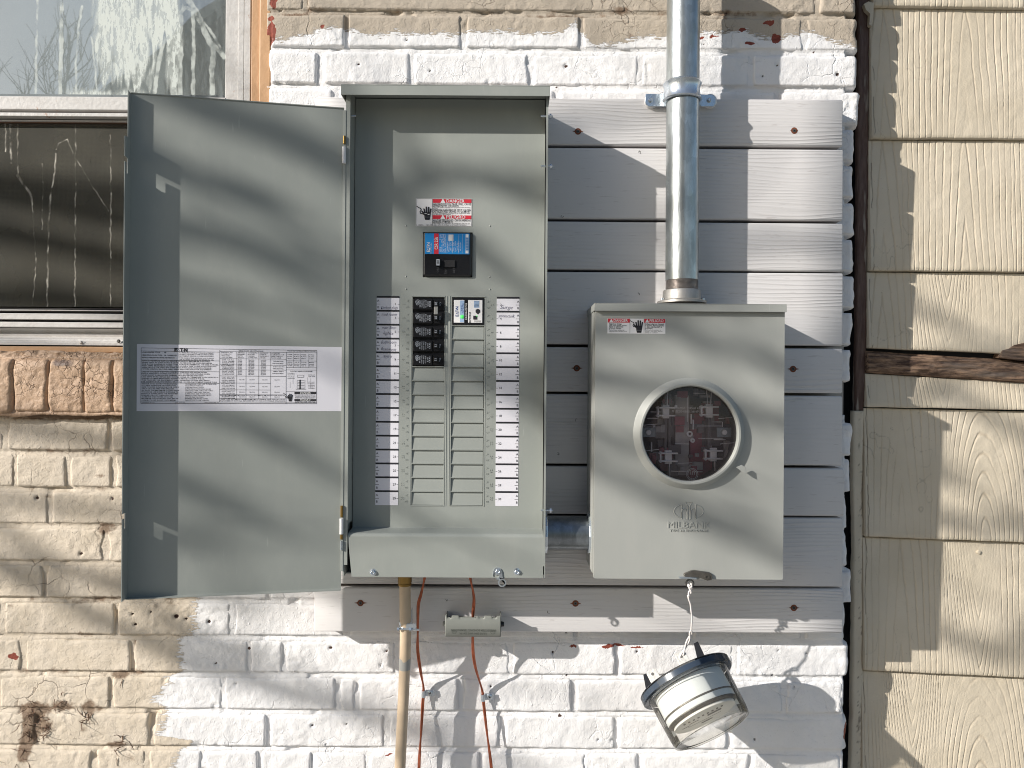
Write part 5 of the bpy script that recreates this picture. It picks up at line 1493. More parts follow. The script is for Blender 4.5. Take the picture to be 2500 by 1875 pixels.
for cx, cy in ((1626, 1005), (1732, 1003), (1632, 1116), (1742, 1110)):
    g = MB(); c = P(cx, cy, FZ - .030)
    g.box(c.x - .006, c.x + .006, c.y, c.y + .012, c.z - .012, c.z + .012, None)
    for dz in (-.007, .007):
        g.box(c.x - .018, c.x + .016, c.y - .004, c.y + .004, c.z + dz - .0014, c.z + dz + .0014)
    g.box(c.x - .016, c.x - .013, c.y - .004, c.y + .006, c.z - .010, c.z + .010)
    obj('meter_jaw', g, M['in_zinc'], meter, bevel=.0006)
    g = MB(); g.cyl(c + Vector((.003, -.004, -.06 if cy > 1050 else .058)), c + Vector((.001, -.004, -.01 if cy > 1050 else .01)), .0008, n=8); obj('jaw_wire', g, M['in_zinc'], meter)
for cx in (1583, 1768):
    g = MB(); c = P(cx, 1055.5, FZ - .02); g.box(c.x - .013, c.x + .013, c.y, c.y + .003, c.z - .0085, c.z + .0085); b_ = obj('side_bracket', g, simple('bracket_blue_gray', (.20, .24, .26), .4, .3), meter, bevel=.001)
    g = MB(); g.lathe([(.0050, 0), (.0048, .0022), (.0040, .003), (0, .003)], Matrix.Translation(c) @ Matrix.Rotation(R(90), 4, 'X'), 20); obj('rivet', g, M['in_zinc'], meter, smooth=40)
rc_ = random.Random(17)
for mt_, N_ in (('in_gray', 26), ('in_dark', 26), ('in_red', 12), ('in_zinc', 16)):
    g = MB()
    for _ in range(N_):
        a_ = rc_.uniform(0, 6.28); q_ = 110 * math.sqrt(rc_.random()); cx_, cy_ = 1684 + q_ * math.cos(a_), 1059 + q_ * math.sin(a_)
        if mt_ == 'in_zinc': hw, hh = rc_.choice(((14, 1.2), (1.2, 12), (3, 3)))
        else: hw, hh = rc_.uniform(3, 13), rc_.uniform(3, 13)
        z_ = FZ - rc_.uniform(.030, .062); c = P(cx_, cy_, z_); k_ = (D - z_) / K
        g.box(c.x - hw * k_, c.x + hw * k_, c.y, c.y + .006, c.z - hh * k_, c.z + hh * k_)
    obj('socket_fittings', g, M[mt_], meter, kind='stuff')
ring('boss', 1683, 1059, FZ - .045, .0052, .0026, .004, 'in_zinc', meter); ring('boss', 1690, 1075, FZ - .03, .0040, .0018, .004, 'in_zinc', meter)
# moulded wires of the clear shield (fine pale lines)
g = MB()
for a, b in (((1571, 1038), (1607, 1035)), ((1576, 1101), (1609, 1097)), ((1753, 1022), (1800, 1018)), ((1758, 1084), (1801, 1080)), ((1678, 970), (1678, 1030)), ((1725, 952), (1728, 990)), ((1648, 1083), (1683, 1084)), ((1655, 1131), (1690, 1130)), ((1702, 1040), (1762, 1040)), ((1705, 1070), (1764, 1070)), ((1738, 1030), (1763, 1030)), ((1764, 1030), (1764, 1042)), ((1638, 1150), (1680, 1152)), ((1690, 1152), (1715, 1152))):
    g.cyl(P(*a, FZ - .014), P(*b, FZ - .014), .00055, n=6)
for k in range(24):
    a, b = 2 * math.pi * k / 24, 2 * math.pi * (k + 1) / 24
    for r_ in (14, 11): g.cyl(P(1690 + r_ * math.cos(a), 1158 + r_ * math.sin(a), FZ - .014), P(1690 + r_ * math.cos(b), 1158 + r_ * math.sin(b), FZ - .014), .0005, n=4)
for x in (1685, 1690, 1695): g.cyl(P(x, 1151, FZ - .014), P(x, 1159, FZ - .014), .0005, n=4)
obj('shield_ribs', g, M['in_zinc'], meter)
g = MB(); fri = lambda a, b, h: Vector((a, -(FZ - .012) - h, b)); c = P(1680, 1005, FZ - .012)
put_text(g, 'CAUTION . ENERGIZED IF', fri, c.x, c.z, .0052, mirror=True, fitw=.056, rot=-ROLL, res=1); c = P(1676, 998, FZ - .012); put_text(g, 'METER SOCKET . REMOVED', fri, c.x + .004, c.z + .001, .0052, mirror=True, fitw=.054, res=1)
obj('moulded_lettering', g, M['in_zinc'], meter)
g = MB(); g.lathe([(0, .006), (RG * .5, .0058), (RG * .9, .0045), (RG - .0002, .003), (RG - .0002, .0015), (0, .0035)], mm, 64); obj('clear_cover', g, M['meter_glass'], meter, smooth=40, recalc=True)
# danger sticker
frc = lambda a, b, h: Vector((a, -FZ - h, b))
x0, x1, z0, z1 = PX(1483, 795, FZ), PX(1624.5, 795, FZ), PZ(1553, 814.5, FZ), PZ(1553, 778, FZ)
g = MB(); g.box(x0, x1, -FZ - .0003, -FZ + .0001, z0, z1); lab = obj('warning_label', g, M['labelw2'], meter, label='small danger and peligro sticker at the top left of the meter box')
W_, H_ = x1 - x0, z1 - z0
def rc(g, a, b, c, d, lift): g.add([frc(x0 + W_ * a, z1 - H_ * d, lift), frc(x0 + W_ * b, z1 - H_ * d, lift), frc(x0 + W_ * b, z1 - H_ * c, lift), frc(x0 + W_ * a, z1 - H_ * c, lift)], [(0, 1, 2, 3)])
g = MB(); rc(g, .005, .383, .01, .27, .0006); rc(g, .635, .995, .01, .27, .0006); obj('red_band', g, M['red'], lab)
g = MB(); put_text(g, 'DANGER', frc, x0 + W_ * .225, z1 - H_ * .145, .0068, lift=.0009, offset=.014, fitw=W_ * .245); put_text(g, 'PELIGRO', frc, x0 + W_ * .845, z1 - H_ * .145, .0068, lift=.0009, offset=.014, fitw=W_ * .24)
tri(g, frc, x0 + W_ * .065, z1 - H_ * .145, .0062, .0009); tri(g, frc, x0 + W_ * .685, z1 - H_ * .145, .0062, .0009); obj('white_lettering', g, M['whitep'], lab)
g = MB(); rc(g, .385, .39, .02, .98, .0006); rc(g, .628, .633, .02, .98, .0006)
for i, (s_, wf) in enumerate([('Hazardous Voltage.', .22), ('Will cause death, serious', .30), ('injury or substantial', .24), ('property damage.', .21)]): put_text(g, s_, frc, x0 + W_ * (.03 + wf / 2), z1 - H_ * (.36 + .095 * i), .0040, fitw=W_ * wf, offset=.008, lift=.0006, res=1)
for i, (s_, wf) in enumerate([('Turn off power supplying this', .26), ('equipment before working inside.', .31)]): put_text(g, s_, frc, x0 + W_ * (.03 + wf / 2), z1 - H_ * (.78 + .085 * i), .0030, fitw=W_ * wf, lift=.0006, res=1)
for i, (s_, wf) in enumerate([('Voltaje peligroso. Causará', .32), ('la muerte, lesiones graves', .32), ('o daño substancial a la', .29), ('propiedad.', .13)]): put_text(g, s_, frc, x0 + W_ * (.65 + wf / 2), z1 - H_ * (.36 + .095 * i), .0040, fitw=W_ * wf, offset=.008, lift=.0006, res=1)
for i, (s_, wf) in enumerate([('Desconecte el suministro de', .27), ('energía a este equipo antes de', .30), ('trabajar en su interior.', .22)]): put_text(g, s_, frc, x0 + W_ * (.65 + wf / 2), z1 - H_ * (.76 + .085 * i), .0029, fitw=W_ * wf, lift=.0006, res=1)
hand_symbol(g, frc, x0 + W_ * .545, z1 - H_ * .52, H_ * .85, .0007); cable(g, frc, x0 + W_ * .545, z1 - H_ * .52, H_ * .62, .0007)
obj('black_lettering', g, M['blackmat'], lab)
# pressed maker's emblem and name
g = MB()
def stroke(pts, r=.0011):
    g.tube([P(x, y, FZ) + Vector((0, .0002, 0)) for x, y in pts], r, 6)
def arc(cx, cy, rx, ry, a0, a1, n=16): return [(cx + rx * math.cos(R(a0 + (a1 - a0) * i / n)), cy - ry * math.sin(R(a0 + (a1 - a0) * i / n))) for i in range(n + 1)]
ex, ey = 1681.5, 1248
stroke(arc(ex, ey, 36, 19, 118, 242) ); stroke([(ex - 17, ey - 17), (ex - 17, ey + 17)])
stroke(arc(ex, ey, 36, 19, 62, -62)); stroke([(ex + 17, ey - 17), (ex + 17, ey + 17)])
for s in (-1, 1):
    stroke([(ex + s * 17, ey + 19), (ex + s * 17, ey + 2)] + [(ex + s * (11 + 6 * math.cos(R(a))), ey + 2 - 8 * math.sin(R(a))) for a in range(0, 181, 30)] + [(ex + s * 5, ey + 2), (ex + s * 5, ey + 19)])
stroke([(ex - 2.5, ey + 20), (ex - 2.5, ey - 12), (ex - 8, ey - 22), (ex + 8, ey - 22), (ex + 2.5, ey - 12), (ex + 2.5, ey + 20)])
c = P(1681, 1282, FZ); put_text(g, 'MILBANK', frc, c.x, c.z, .0155, fitw=.0735, lift=.0013, thick=.0016)
c = P(1682, 1295.5, FZ); put_text(g, 'TYPE 3R ENCLOSURE', frc, c.x, c.z, .0058, fitw=.067, lift=.0011, thick=.0013, res=1)
obj('pressed_emblem', g, M['meter'], meter, smooth=60)
# latch
M['latch'] = simple('bronze_gray_latch', (.135, .125, .11), .42, .6, .0003, 200, .2, 100)
plate('latch', [(1670, 1404), (1671, 1401), (1688, 1394), (1697, 1393), (1732, 1398), (1738, 1402), (1740, 1410), (1738, 1416), (1728, 1418), (1716, 1414), (1704, 1409), (1686, 1410), (1672, 1410)], FZ - .001, FZ + .005, 'latch', meter, bevel=.001)
ring('latch_rivet', 1726, 1408.5, FZ + .005, .0048, .0022, .0014, 'latch', meter)
plate('latch_tongue', [(1657, 1410), (1660, 1413), (1702, 1415), (1700, 1411), (1668, 1409)], FZ + .002, FZ + .008, 'zinc', meter)
ring('latch_eye', 1684, 1424, FZ - .004, .0078, .0052, .0015, 'steel_dark', meter)

# ================================================================== SERVICE CONDUIT
pz = .088
def cyl_between(px0, py0, px1, py1, z): return P(px0, py0, z), P(px1, py1, z)
pr = .0298
top, bot = P(1669, -160, pz), P(1664.5, 706, pz)
pipe = empty('service_conduit', P(1664, 738, pz), 'thick galvanised conduit rising from the meter box past the top boards', 'conduit')
g = MB(); L = (top - bot).length; ax = (top - bot).normalized()
g.cyl(bot + ax * .016, top, pr, n=64); obj('pipe', g, M['galv'], pipe, smooth=40)
g = MB(); prof = []
for k in range(8):
    h = k * .0021; prof += [(pr - .0002, h), (pr - .0016, h + .0010)]
prof.append((pr - .0002, .0170))
mq = Matrix.Translation(bot - ax * .001) @ ax.to_track_quat('Z', 'Y').to_matrix().to_4x4()
g.lathe(prof, mq, 56); obj('thread', g, simple('worn_thread', (.40, .37, .35), .35, .8, var=.3, var_s=60), pipe, smooth=20)
hub0, hub1 = P(1664, 739, pz), P(1664.5, 708, pz)
mq = Matrix.Translation(hub0) @ ax.to_track_quat('Z', 'Y').to_matrix().to_4x4()
hl = (hub1 - hub0).length
g = MB(); g.lathe([(.0445, -.002), (.0445, .0018), (.040, .0035), (.0345, .0050), (.0340, hl - .003), (.0325, hl - .0005), (.029, hl)], mq, 56); obj('hub', g, M['cast'], pipe, smooth=40)
for dx, dy in ((-.037, -.008), (.037, -.008)):
    g = MB(); c = hub0 + Vector((dx, dy, .002)); g.cyl(c, c + Vector((0, 0, .0055)), .003, n=12); obj('hub_screw', g, M['zinc'], pipe, smooth=40)
# strap
strap = empty('pipe_strap', P(1664, 232, pz), 'shiny two-hole strap holding the thick conduit to the top plank', 'pipe strap')
sc_ = P(1665, 226, pz)
def strap_mb():
    g = MB(); nseg = 40; rows_ = []
    prof = [(-.0170, .0022), (-.0140, .0046), (-.0105, .0028), (-.004, .0014), (0, .0016), (.004, .0014), (.0105, .0028), (.0140, .0046), (.0170, .0022)]
    for k in range(nseg + 1):
        a = R(-8 + 196 * k / nseg)
        rows_.append([Vector((sc_.x - math.cos(a) * (pr + h), sc_.y - math.sin(a) * (pr + h), sc_.z + z)) for z, h in prof])
    vs = [v for r_ in rows_ for v in r_]; m = len(prof)
    g.add(vs, [(i * m + j, (i + 1) * m + j, (i + 1) * m + j + 1, i * m + j + 1) for i in range(nseg) for j in range(m - 1)])
    return g
o = obj('strap_band', strap_mb(), M['zinc'], strap, smooth=60)
s_m = o.modifiers.new('solid', 'SOLIDIFY'); s_m.thickness = .0016; s_m.offset = 0
plate('strap_ear', [(1577, 229), (1583, 228.5), (1610, 229), (1620, 226), (1632, 220), (1632, 260), (1620, 260), (1583, 259), (1577, 255), (1575, 250), (1575, 234)], .052, .0545, 'zinc', strap, bevel=.0008)
plate('strap_ear', [(1706, 226), (1712, 230), (1740, 231), (1747, 237), (1747, 253), (1742, 260), (1712, 260), (1704, 252)], .052, .0545, 'zinc', strap, bevel=.0008)
for cx in (1588, 1731):
    hexscrew(cx, 245, .0545, strap, 'zinc', .75)
    c = P(cx + 1, 249, .045); g = MB(); g.lathe([(.013, 0), (.013, .006), (.011, .0072), (0, .0072)], Matrix.Translation(c) @ Matrix.Rotation(R(90), 4, 'X'), 24); obj('spacer', g, M['labelw2'], strap, smooth=40)
# ================================================================== NIPPLE BETWEEN THE BOXES
nip = empty('pipe_nipple', P(1392, 1300, .105), 'short dark horizontal steel pipe joining the breaker panel to the meter box', 'conduit')
ny0, ny1 = P(1338, 1300.5, .105), P(1448, 1300.5, .105); ny1.z = ny0.z
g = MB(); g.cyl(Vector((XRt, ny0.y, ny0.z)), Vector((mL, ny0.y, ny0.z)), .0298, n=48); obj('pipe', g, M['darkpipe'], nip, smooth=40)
for x_, s in ((XRt, 1), (mL, -1)):
    mq = Matrix.Translation((x_ + (.0005 if s > 0 else -.0005 - .005), ny0.y, ny0.z)) @ Matrix.Rotation(R(90), 4, 'Y')
    g = MB(); g.lathe([(.031, 0), (.0365, 0), (.037, .001), (.037, .004), (.0365, .005), (.031, .005)], mq, 12)
    g.lathe([(.0335, -.0003), (.0335, .0053)], mq, 32)
    obj('locknut', g, M['zinc'], nip, smooth=25)

# ================================================================== TAN CONDUIT BELOW THE PANEL
tc = empty('tan_conduit', P(980, 1860, .06), 'slim tan painted conduit running down from the panel floor', 'conduit')
pts = [P(988.5, 1424, .088), P(989, 1480, .085), P(990, 1540, .078), P(989, 1600, .068), P(986, 1680, .064), P(981, 1780, .064), P(976.5, 1875, .064), P(968, 2060, .064)]
g = MB(); g.tube(pts, .0103, 28); obj('pipe', g, M['pvc'], tc, smooth=60)
g = MB(); g.cyl(P(988.8, 1606, .0672), P(988, 1633, .0662), .0107, n=28); obj('coupling_band', g, M['gray_tape'], tc, smooth=40)
a, b = P(988.3, 1424, .088), P(988.3, 1408, .089)
mq = Matrix.Translation(P(988.3, 1430, .088)) @ Matrix.Rotation(0, 4, 'X')
g = MB(); g.lathe([(.0102, 0), (.0122, .0010), (.0125, .004), (.0117, .0055), (.0128, .0075), (.0128, .0165), (.0135, .018), (.0135, .024)], mq, 20); obj('brass_fitting', g, M['brass'], tc, smooth=30)
cl_ = empty('conduit_clamp', P(990, 1527, .078), 'small zinc clamp with bolts around the tan conduit', 'clamp')
g = MB(); c = P(989.5, 1525, .078)
mq = Matrix.Translation(c - Vector((0, 0, .006))); g.lathe([(.0104, 0), (.0118, 0), (.0118, .004), (.0108, .006), (.0118, .008), (.0118, .013), (.0104, .013)], mq, 28, close=True); obj('clamp_band', g, M['zinc'], cl_, smooth=35)
g = MB(); g.box(c.x + .010, c.x + .0115, c.y - .004, c.y + .016, c.z - .004, c.z + .026); g.box(c.x + .003, c.x + .0215, c.y - .012, c.y - .0105, c.z - .004, c.z + .006); obj('clamp_ear', g, M['zinc'], cl_, bevel=.0004)
g = MB(); g.cyl(c + Vector((-.012, -.0125, -.004)), c + Vector((.028, -.0125, -.005)), .0017, n=10); g.cyl(c + Vector((-.013, -.0125, -.004)), c + Vector((-.009, -.0125, -.004)), .0035, n=6); g.cyl(c + Vector((.009, -.0125, -.0045)), c + Vector((.013, -.0125, -.0045)), .0035, n=6); obj('clamp_bolt', g, M['zinc'], cl_, smooth=30)

# ================================================================== GROUND WIRES
def smooth_path(pts, n=6):
    out = []; N = len(pts)
    for i in range(N - 1):
        p0, p1, p2, p3 = pts[max(i - 1, 0)], pts[i], pts[i + 1], pts[min(i + 2, N - 1)]
        for k in range(n):
            t = k / n
            out.append(.5 * ((2 * p1) + (-p0 + p2) * t + (2 * p0 - 5 * p1 + 4 * p2 - p3) * t * t + (-p0 + 3 * p1 - 3 * p2 + p3) * t ** 3))
    out.append(pts[-1]); return out
def wire(px, label):
    L = smooth_path([P(x, y, z) for x, y, z in px])
    g = MB()
    # two strands twisted lightly
    for ph in (0, math.pi):
        st = [p + Vector((math.cos(ph + i * .2) * .0013, math.sin(ph + i * .2) * .0013, 0)) for i, p in enumerate(L)]
        g.tube(st, .0018, 8)
    o = obj('ground_wire', g, M['copper'], None, label, 'wire', 'bare copper ground wires below the panel', smooth=180)
    return o
wire([(1037, 1405, .09), (1036, 1415, .088), (1028, 1450, .075), (1021, 1480, .066), (1020, 1545, .058), (1020, 1590, .048), (1027, 1640, .030), (1034, 1680, .012), (1032, 1720, .012), (1028, 1790, .018), (1024, 1850, .022), (1020, 1960, .02)], 'bare copper wire next to the tan conduit, running down the brick')
wire([(1147, 1405, .09), (1149, 1415, .088), (1157, 1460, .075), (1155, 1495, .070), (1154, 1530, .066), (1155, 1590, .050), (1161, 1630, .040), (1177, 1685, .012), (1181, 1720, .012), (1189, 1790, .017), (1197, 1850, .02), (1208, 1960, .02)], 'bare copper wire passing behind the gray bonding block and down the brick')
def clip(cx, cy, sx_, label):
    e = empty('wire_clip', P(cx, cy, .004), label, 'wire clip', 'clips holding the copper wires')
    c = P(cx, cy, .012); g = MB()
    m_ = Matrix.Translation(c - Vector((0, 0, .0065))); g.lathe([(.0026, 0), (.0042, 0), (.0042, .013), (.0026, .013)], m_, 14, close=True); obj('clip_loop', g, M['zinc'], e, smooth=40)
    g = MB(); g.box(c.x + .003, c.x + .021, c.y + .0045, c.y + .006, c.z - .0068, c.z + .0058); obj('clip_tab', g, M['zinc'], e, bevel=.0008)
    m_ = Matrix.Translation(c + Vector((.0125, .0045, .0))) @ Matrix.Rotation(R(90), 4, 'X'); g = MB(); g.lathe([(.0058, 0), (.0060, .0012), (.005, .0026), (.003, .0032), (0, .0033)], m_, 18); obj('clip_screw', g, M['zinc'], e, smooth=40)
    g = MB()
    for an in (R(20), R(110)):
        m_ = Matrix.Translation(c + Vector((.0125, .0009, 0))) @ Matrix.Rotation(an, 4, 'Y'); g.box(-.003, .003, -.0003, .0006, -.0005, .0005, m_)
    obj('screw_slot', g, M['dark_in'], e)
clip(1034, 1694, 1, 'zinc clip on the left copper wire'); clip(1179, 1703, 1, 'zinc clip on the right copper wire')

# ================================================================== BONDING TERMINAL
bt = empty('bonding_terminal', P(1155, 1556, .05), 'small gray half-round bonding terminal hung on the lowest plank, lettered upside down', 'terminal block')
bx0, bx1 = PX(1087, 1530, .085), PX(1222.5, 1530, .085)
bzt, bzb = PZ(1155, 1508, .085), PZ(1155, 1556, .085)
bcz = bzb + .0005; g = MB(); nA = 20; Rr = bzt - bzb
sec = []
for k in range(nA + 1):
    a = R(-4 + 94 * k / nA)
    sec.append((-(.050 + math.cos(R(90) - a) * 0 + .036 * math.sin(R(min(90, 35 + 60 * (1 - k / nA) ** 1.0)))) , 0))
# smooth bulging front: y out as a function of height
sec = []
for k in range(nA + 1):
    t = k / nA
    zz = bzb + Rr * t
    yy = -(.050 + .036 * math.sqrt(max(0, 1 - ((t - .62) / .95) ** 2)))
    sec.append((yy, zz))
xs = np.linspace(bx0, bx1, 60)
def topz(x):
    px = 1250 + x * K / (D - .085)
    z = 0
    if 1094 < px < 1106: z = -.0035
    elif 1106 <= px <= 1124: z = .0035
    elif 1124 < px < 1143: z = -.0030
    elif 1143 <= px < 1166: z = -.0045
    elif 1166 <= px < 1172: z = .0028
    elif 1172 <= px < 1187: z = -.003
    elif 1187 <= px <= 1205: z = .0035
    elif 1205 < px < 1217: z = -.003
    else: z = .0035
    return z
vs = []; fs = []
for x in xs:
    dz = topz(x)
    for k, (yy, zz) in enumerate(sec):
        t = k / nA; vs.append((x, yy + max(0, t - .93) * .0, zz + (dz if k == nA else 0)))
m = nA + 1
fs = [(i * m + k, (i + 1) * m + k, (i + 1) * m + k + 1, i * m + k + 1) for i in range(len(xs) - 1) for k in range(nA)]
g.add(vs, fs)
o = obj('shell', g, M['ibt'], bt, smooth=50)
s_m = o.modifiers.new('solid', 'SOLIDIFY'); s_m.thickness = .0018; s_m.offset = 1
g = MB()
for a, b in ((bx0, bx0 + .0016), (bx1 - .0016, bx1)):
    g.prism([(-.046, bzb)] + sec + [(-.046, bzt)], a, b, lambda p, q, t: Vector((t, p, q)))
g.box(bx0 + .004, bx1 - .004, -.054, -.046, bzb + .002, bzt - .010)
obj('terminal_body', g, M['ibt'], bt, recalc=True)
for x_, s in ((bx0, -1), (bx1, 1)):
    g = MB(); g.cyl((x_ - s * .001, -.068, (bzt + bzb) / 2 + .001), (x_ + s * .006, -.068, (bzt + bzb) / 2 + .001), .0058, .0042, n=16); obj('end_stud', g, M['ibt'] if s < 0 else M['black'], bt, smooth=40)
def fb(a, b, h):
    t = max(0, min(1, (b - bzb) / Rr)); yy = -(.050 + .036 * math.sqrt(max(0, 1 - ((t - .62) / .95) ** 2)))
    return Vector((a, yy - h - .0018, b))
g = MB(); cxx = (bx0 + bx1) / 2
put_text(g, 'INTERSYSTEM BONDING TERMINATION', fb, cxx + .001, bzb + Rr * .38, .0062, rot=R(180), fitw=.082, lift=.0005, offset=.01)
put_text(g, 'UL/US 20H1 #6G 22613A', fb, cxx, bzb + Rr * .19, .0062, rot=R(180), fitw=.050, lift=.0005, offset=.01)
for cc in (bx0 + .0165, bx1 - .0145):
    for k in range(16):
        a, b = 2 * math.pi * k / 16, 2 * math.pi * (k + 1) / 16
        q = [(cc + r_ * math.cos(t), bzb + Rr * .27 + r_ * math.sin(t)) for r_, t in ((.0042, a), (.0042, b), (.0035, b), (.0035, a))]
        g.add([fb(u_, v_, .0004) for u_, v_ in q], [(0, 1, 2, 3)])
    put_text(g, 'UL' if cc < cxx else 'L', fb, cc, bzb + Rr * .27, .0042, rot=R(180), lift=.0004)
obj('moulded_lettering', g, simple('shaded_moulding', (.10, .11, .095), .6), bt)

# ================================================================== HANGING METER
ML_ = Vector((.36, -.62, -.70)).normalized()          # axis, base -> face
upv = Vector((.30, 0, 1)); 
bc = P(1673, 1659, .105)                                  # centre of the base ring
zax = ML_; xax = Vector((1150, 0, 600)).normalized(); xax = (xax - zax * xax.dot(zax)).normalized(); yax = zax.cross(xax)
HM_ = Matrix(((xax.x, yax.x, zax.x, bc.x), (xax.y, yax.y, zax.y, bc.y), (xax.z, yax.z, zax.z, bc.z), (0, 0, 0, 1)))
em = empty('electric_meter', bc, 'round glass electric meter dangling from a white wire below the meter box', 'electric meter')
g = MB(); g.lathe([(.060, -.004), (.0865, -.004), (.0885, -.002), (.0885, .0105), (.0865, .0125), (.078, .0125), (.078, .009), (.060, .009)], HM_, 72, close=True); obj('base_ring_clear', g, thin_glass('clear_ring_plastic', (.97, .97, .97), 1.2, .01, .02), em, smooth=35, recalc=True)
g = MB(); g.lathe([(0, -.001), (.0858, -.001), (.0862, .0085), (.080, .0105), (0, .0105)], HM_, 64); obj('base_plate', g, simple('dark_base_plastic', (.05, .07, .10), .2), em, smooth=35, recalc=True)
g = MB(); g.lathe([(.079, .0125), (.0765, .020), (.0735, .080), (.0722, .090), (.069, .0925)], HM_, 72); obj('glass_jar', g, M['jar_glass'], em, smooth=60)
g = MB(); g.lathe([(.0722, .0915), (.0715, .0945), (.0685, .0955), (.066, .0935), (0, .0945)], HM_, 72); obj('face_glass', g, M['jar_face'], em, smooth=60)
g = MB(); g.lathe([(.0, .011), (.0665, .011), (.0665, .0125), (.066, .057), (.0645, .060), (.0, .060)], HM_, 64); obj('inner_drum', g, simple('pale_blue_gray_shell', (.74, .79, .80), .4), em, smooth=35, recalc=True)
g = MB(); g.lathe([(.0668, .0475), (.0672, .0490), (.0668, .0505)], HM_, 64); obj('drum_groove', g, M['steel_dark'], em, smooth=60)
g = MB(); g.lathe([(.0655, .0605), (.0658, .0620), (.061, .066), (.059, .0650)], HM_, 64); obj('dial_rim', g, M['steel_dark'], em, smooth=60)
M['dial'] = simple('dial_plate', (.70, .70, .66), .5)
g = MB(); g.lathe([(.0, .066), (.059, .066), (.059, .070), (.0, .070)], HM_, 64); dp = obj('dial_plate', g, M['dial'], em, smooth=35, recalc=True)
fm = lambda a, b, h: HM_ @ Vector((a, b, .070 + h))
g = MB()
for a, b, c, d in ((.005, .032, .004, .014), (-.03, -.012, .006, .010), (-.035, .03, -.012, -.010), (-.01, .012, -.030, -.024), (-.045, -.03, -.004, 0)):
    g.add([fm(a, c, .0006), fm(b, c, .0006), fm(b, d, .0006), fm(a, d, .0006)], [(0, 1, 2, 3)])
for i in range(9):
    a = -.04 + .009 * i; g.add([fm(a, .020, .0006), fm(a + .004, .020, .0006), fm(a + .004, .030, .0006), fm(a, .030, .0006)], [(0, 1, 2, 3)])
obj('dial_marks', g, M['steel_dark'], dp)
# ribs in the jar
for an in (R(200), R(207), R(-40)):
    g = MB(); a = HM_ @ Vector((.0745 * math.cos(an), .0745 * math.sin(an), .020)); b = HM_ @ Vector((.0735 * math.cos(an), .0735 * math.sin(an), .047)); g.cyl(a, b, .0008, n=6); obj('jar_rib', g, M['in_zinc'], em)
# blades and feet on the back
def blade(x, y, hole):
    g = MB(); w_, h_ = .0098, .034
    pts = [(-w_, 0), (w_, 0), (w_, -h_ + .003), (w_ - .003, -h_), (-w_ + .003, -h_), (-w_, -h_ + .003)]
    g.prism([(x + p[0], p[1]) for p in pts], y - .0012, y + .0012, lambda p, q, t: HM_ @ Vector((p, t, q)))
    o = obj('blade', g, simple('dull_tin', (.62, .61, .57), .4, .45, .0003, 300, .15, 200), em, recalc=True, bevel=.0004)
    g = MB()
    for s in (-1, 1):
        c0 = HM_ @ Vector((x, y + s * .00125, -h_ + .0085)); c1 = HM_ @ Vector((x, y + s * .00155, -h_ + .0085)); g.cyl(c0, c1, .0028, n=14)
    obj('blade_hole', g, M['steel_dark'], o)
    return HM_ @ Vector((x, y, -h_ + .0085))
def foot(x, y):
    g = MB(); vs = []
    for z, a, b in ((0, .011, .007), (-.004, .010, .0065), (-.0045, .0075, .0055), (-.034, .0042, .0035)):
        vs += [HM_ @ Vector((x + sx_ * a + (z * -.18), y + sy_ * b, z)) for sx_, sy_ in ((-1, -1), (1, -1), (1, 1), (-1, 1))]
    fs = [(i * 4 + k, i * 4 + (k + 1) % 4, (i + 1) * 4 + (k + 1) % 4, (i + 1) * 4 + k) for i in range(3) for k in range(4)] + [(12, 13, 14, 15)]
    g.add(vs, fs); obj('foot', g, M['black'], em, bevel=.0008, recalc=True)
BL = blade(.012, .048, 1); blade(-.048, .030, 1)
foot(.040, .052); foot(-.066, .020)
# twisted wire
e0 = P(1684, 1427, FZ - .003)
e1 = BL
L = smooth_path([e0, P(1686, 1441, FZ - .006), P(1681, 1458, .158), P(1686, 1478, .154), P(1689, 1505, .148), P(1688, 1535, .14), P(1683, 1557, .13), e1])
g = MB(); N = len(L)
for ph in (0, math.pi):
    st = []
    for i, p in enumerate(L):
        t = i / (N - 1); amp = .0022 if (t < .28 or t > .72) else .0003
        st.append(p + Vector((math.cos(ph + i * .75) * amp, math.sin(ph + i * .75) * amp, 0)))
    if ph: 
        g.tube(st[:int(N * .30)], .0014, 8); g.tube(st[int(N * .70):], .0014, 8)
    else: g.tube(st, .0015, 8)
for c0 in (e0, e1):
    loop = [c0 + Vector((.0035 * math.cos(a), .004 * math.sin(a), .004 * math.sin(a) - .001)) for a in np.linspace(0, 6.2, 14)]
    g.tube(loop, .0013, 8)
obj('twisted_wire', g, M['wirew'], None, 'thin white twisted wire tied between the latch and the glass meter', 'wire', smooth=180)

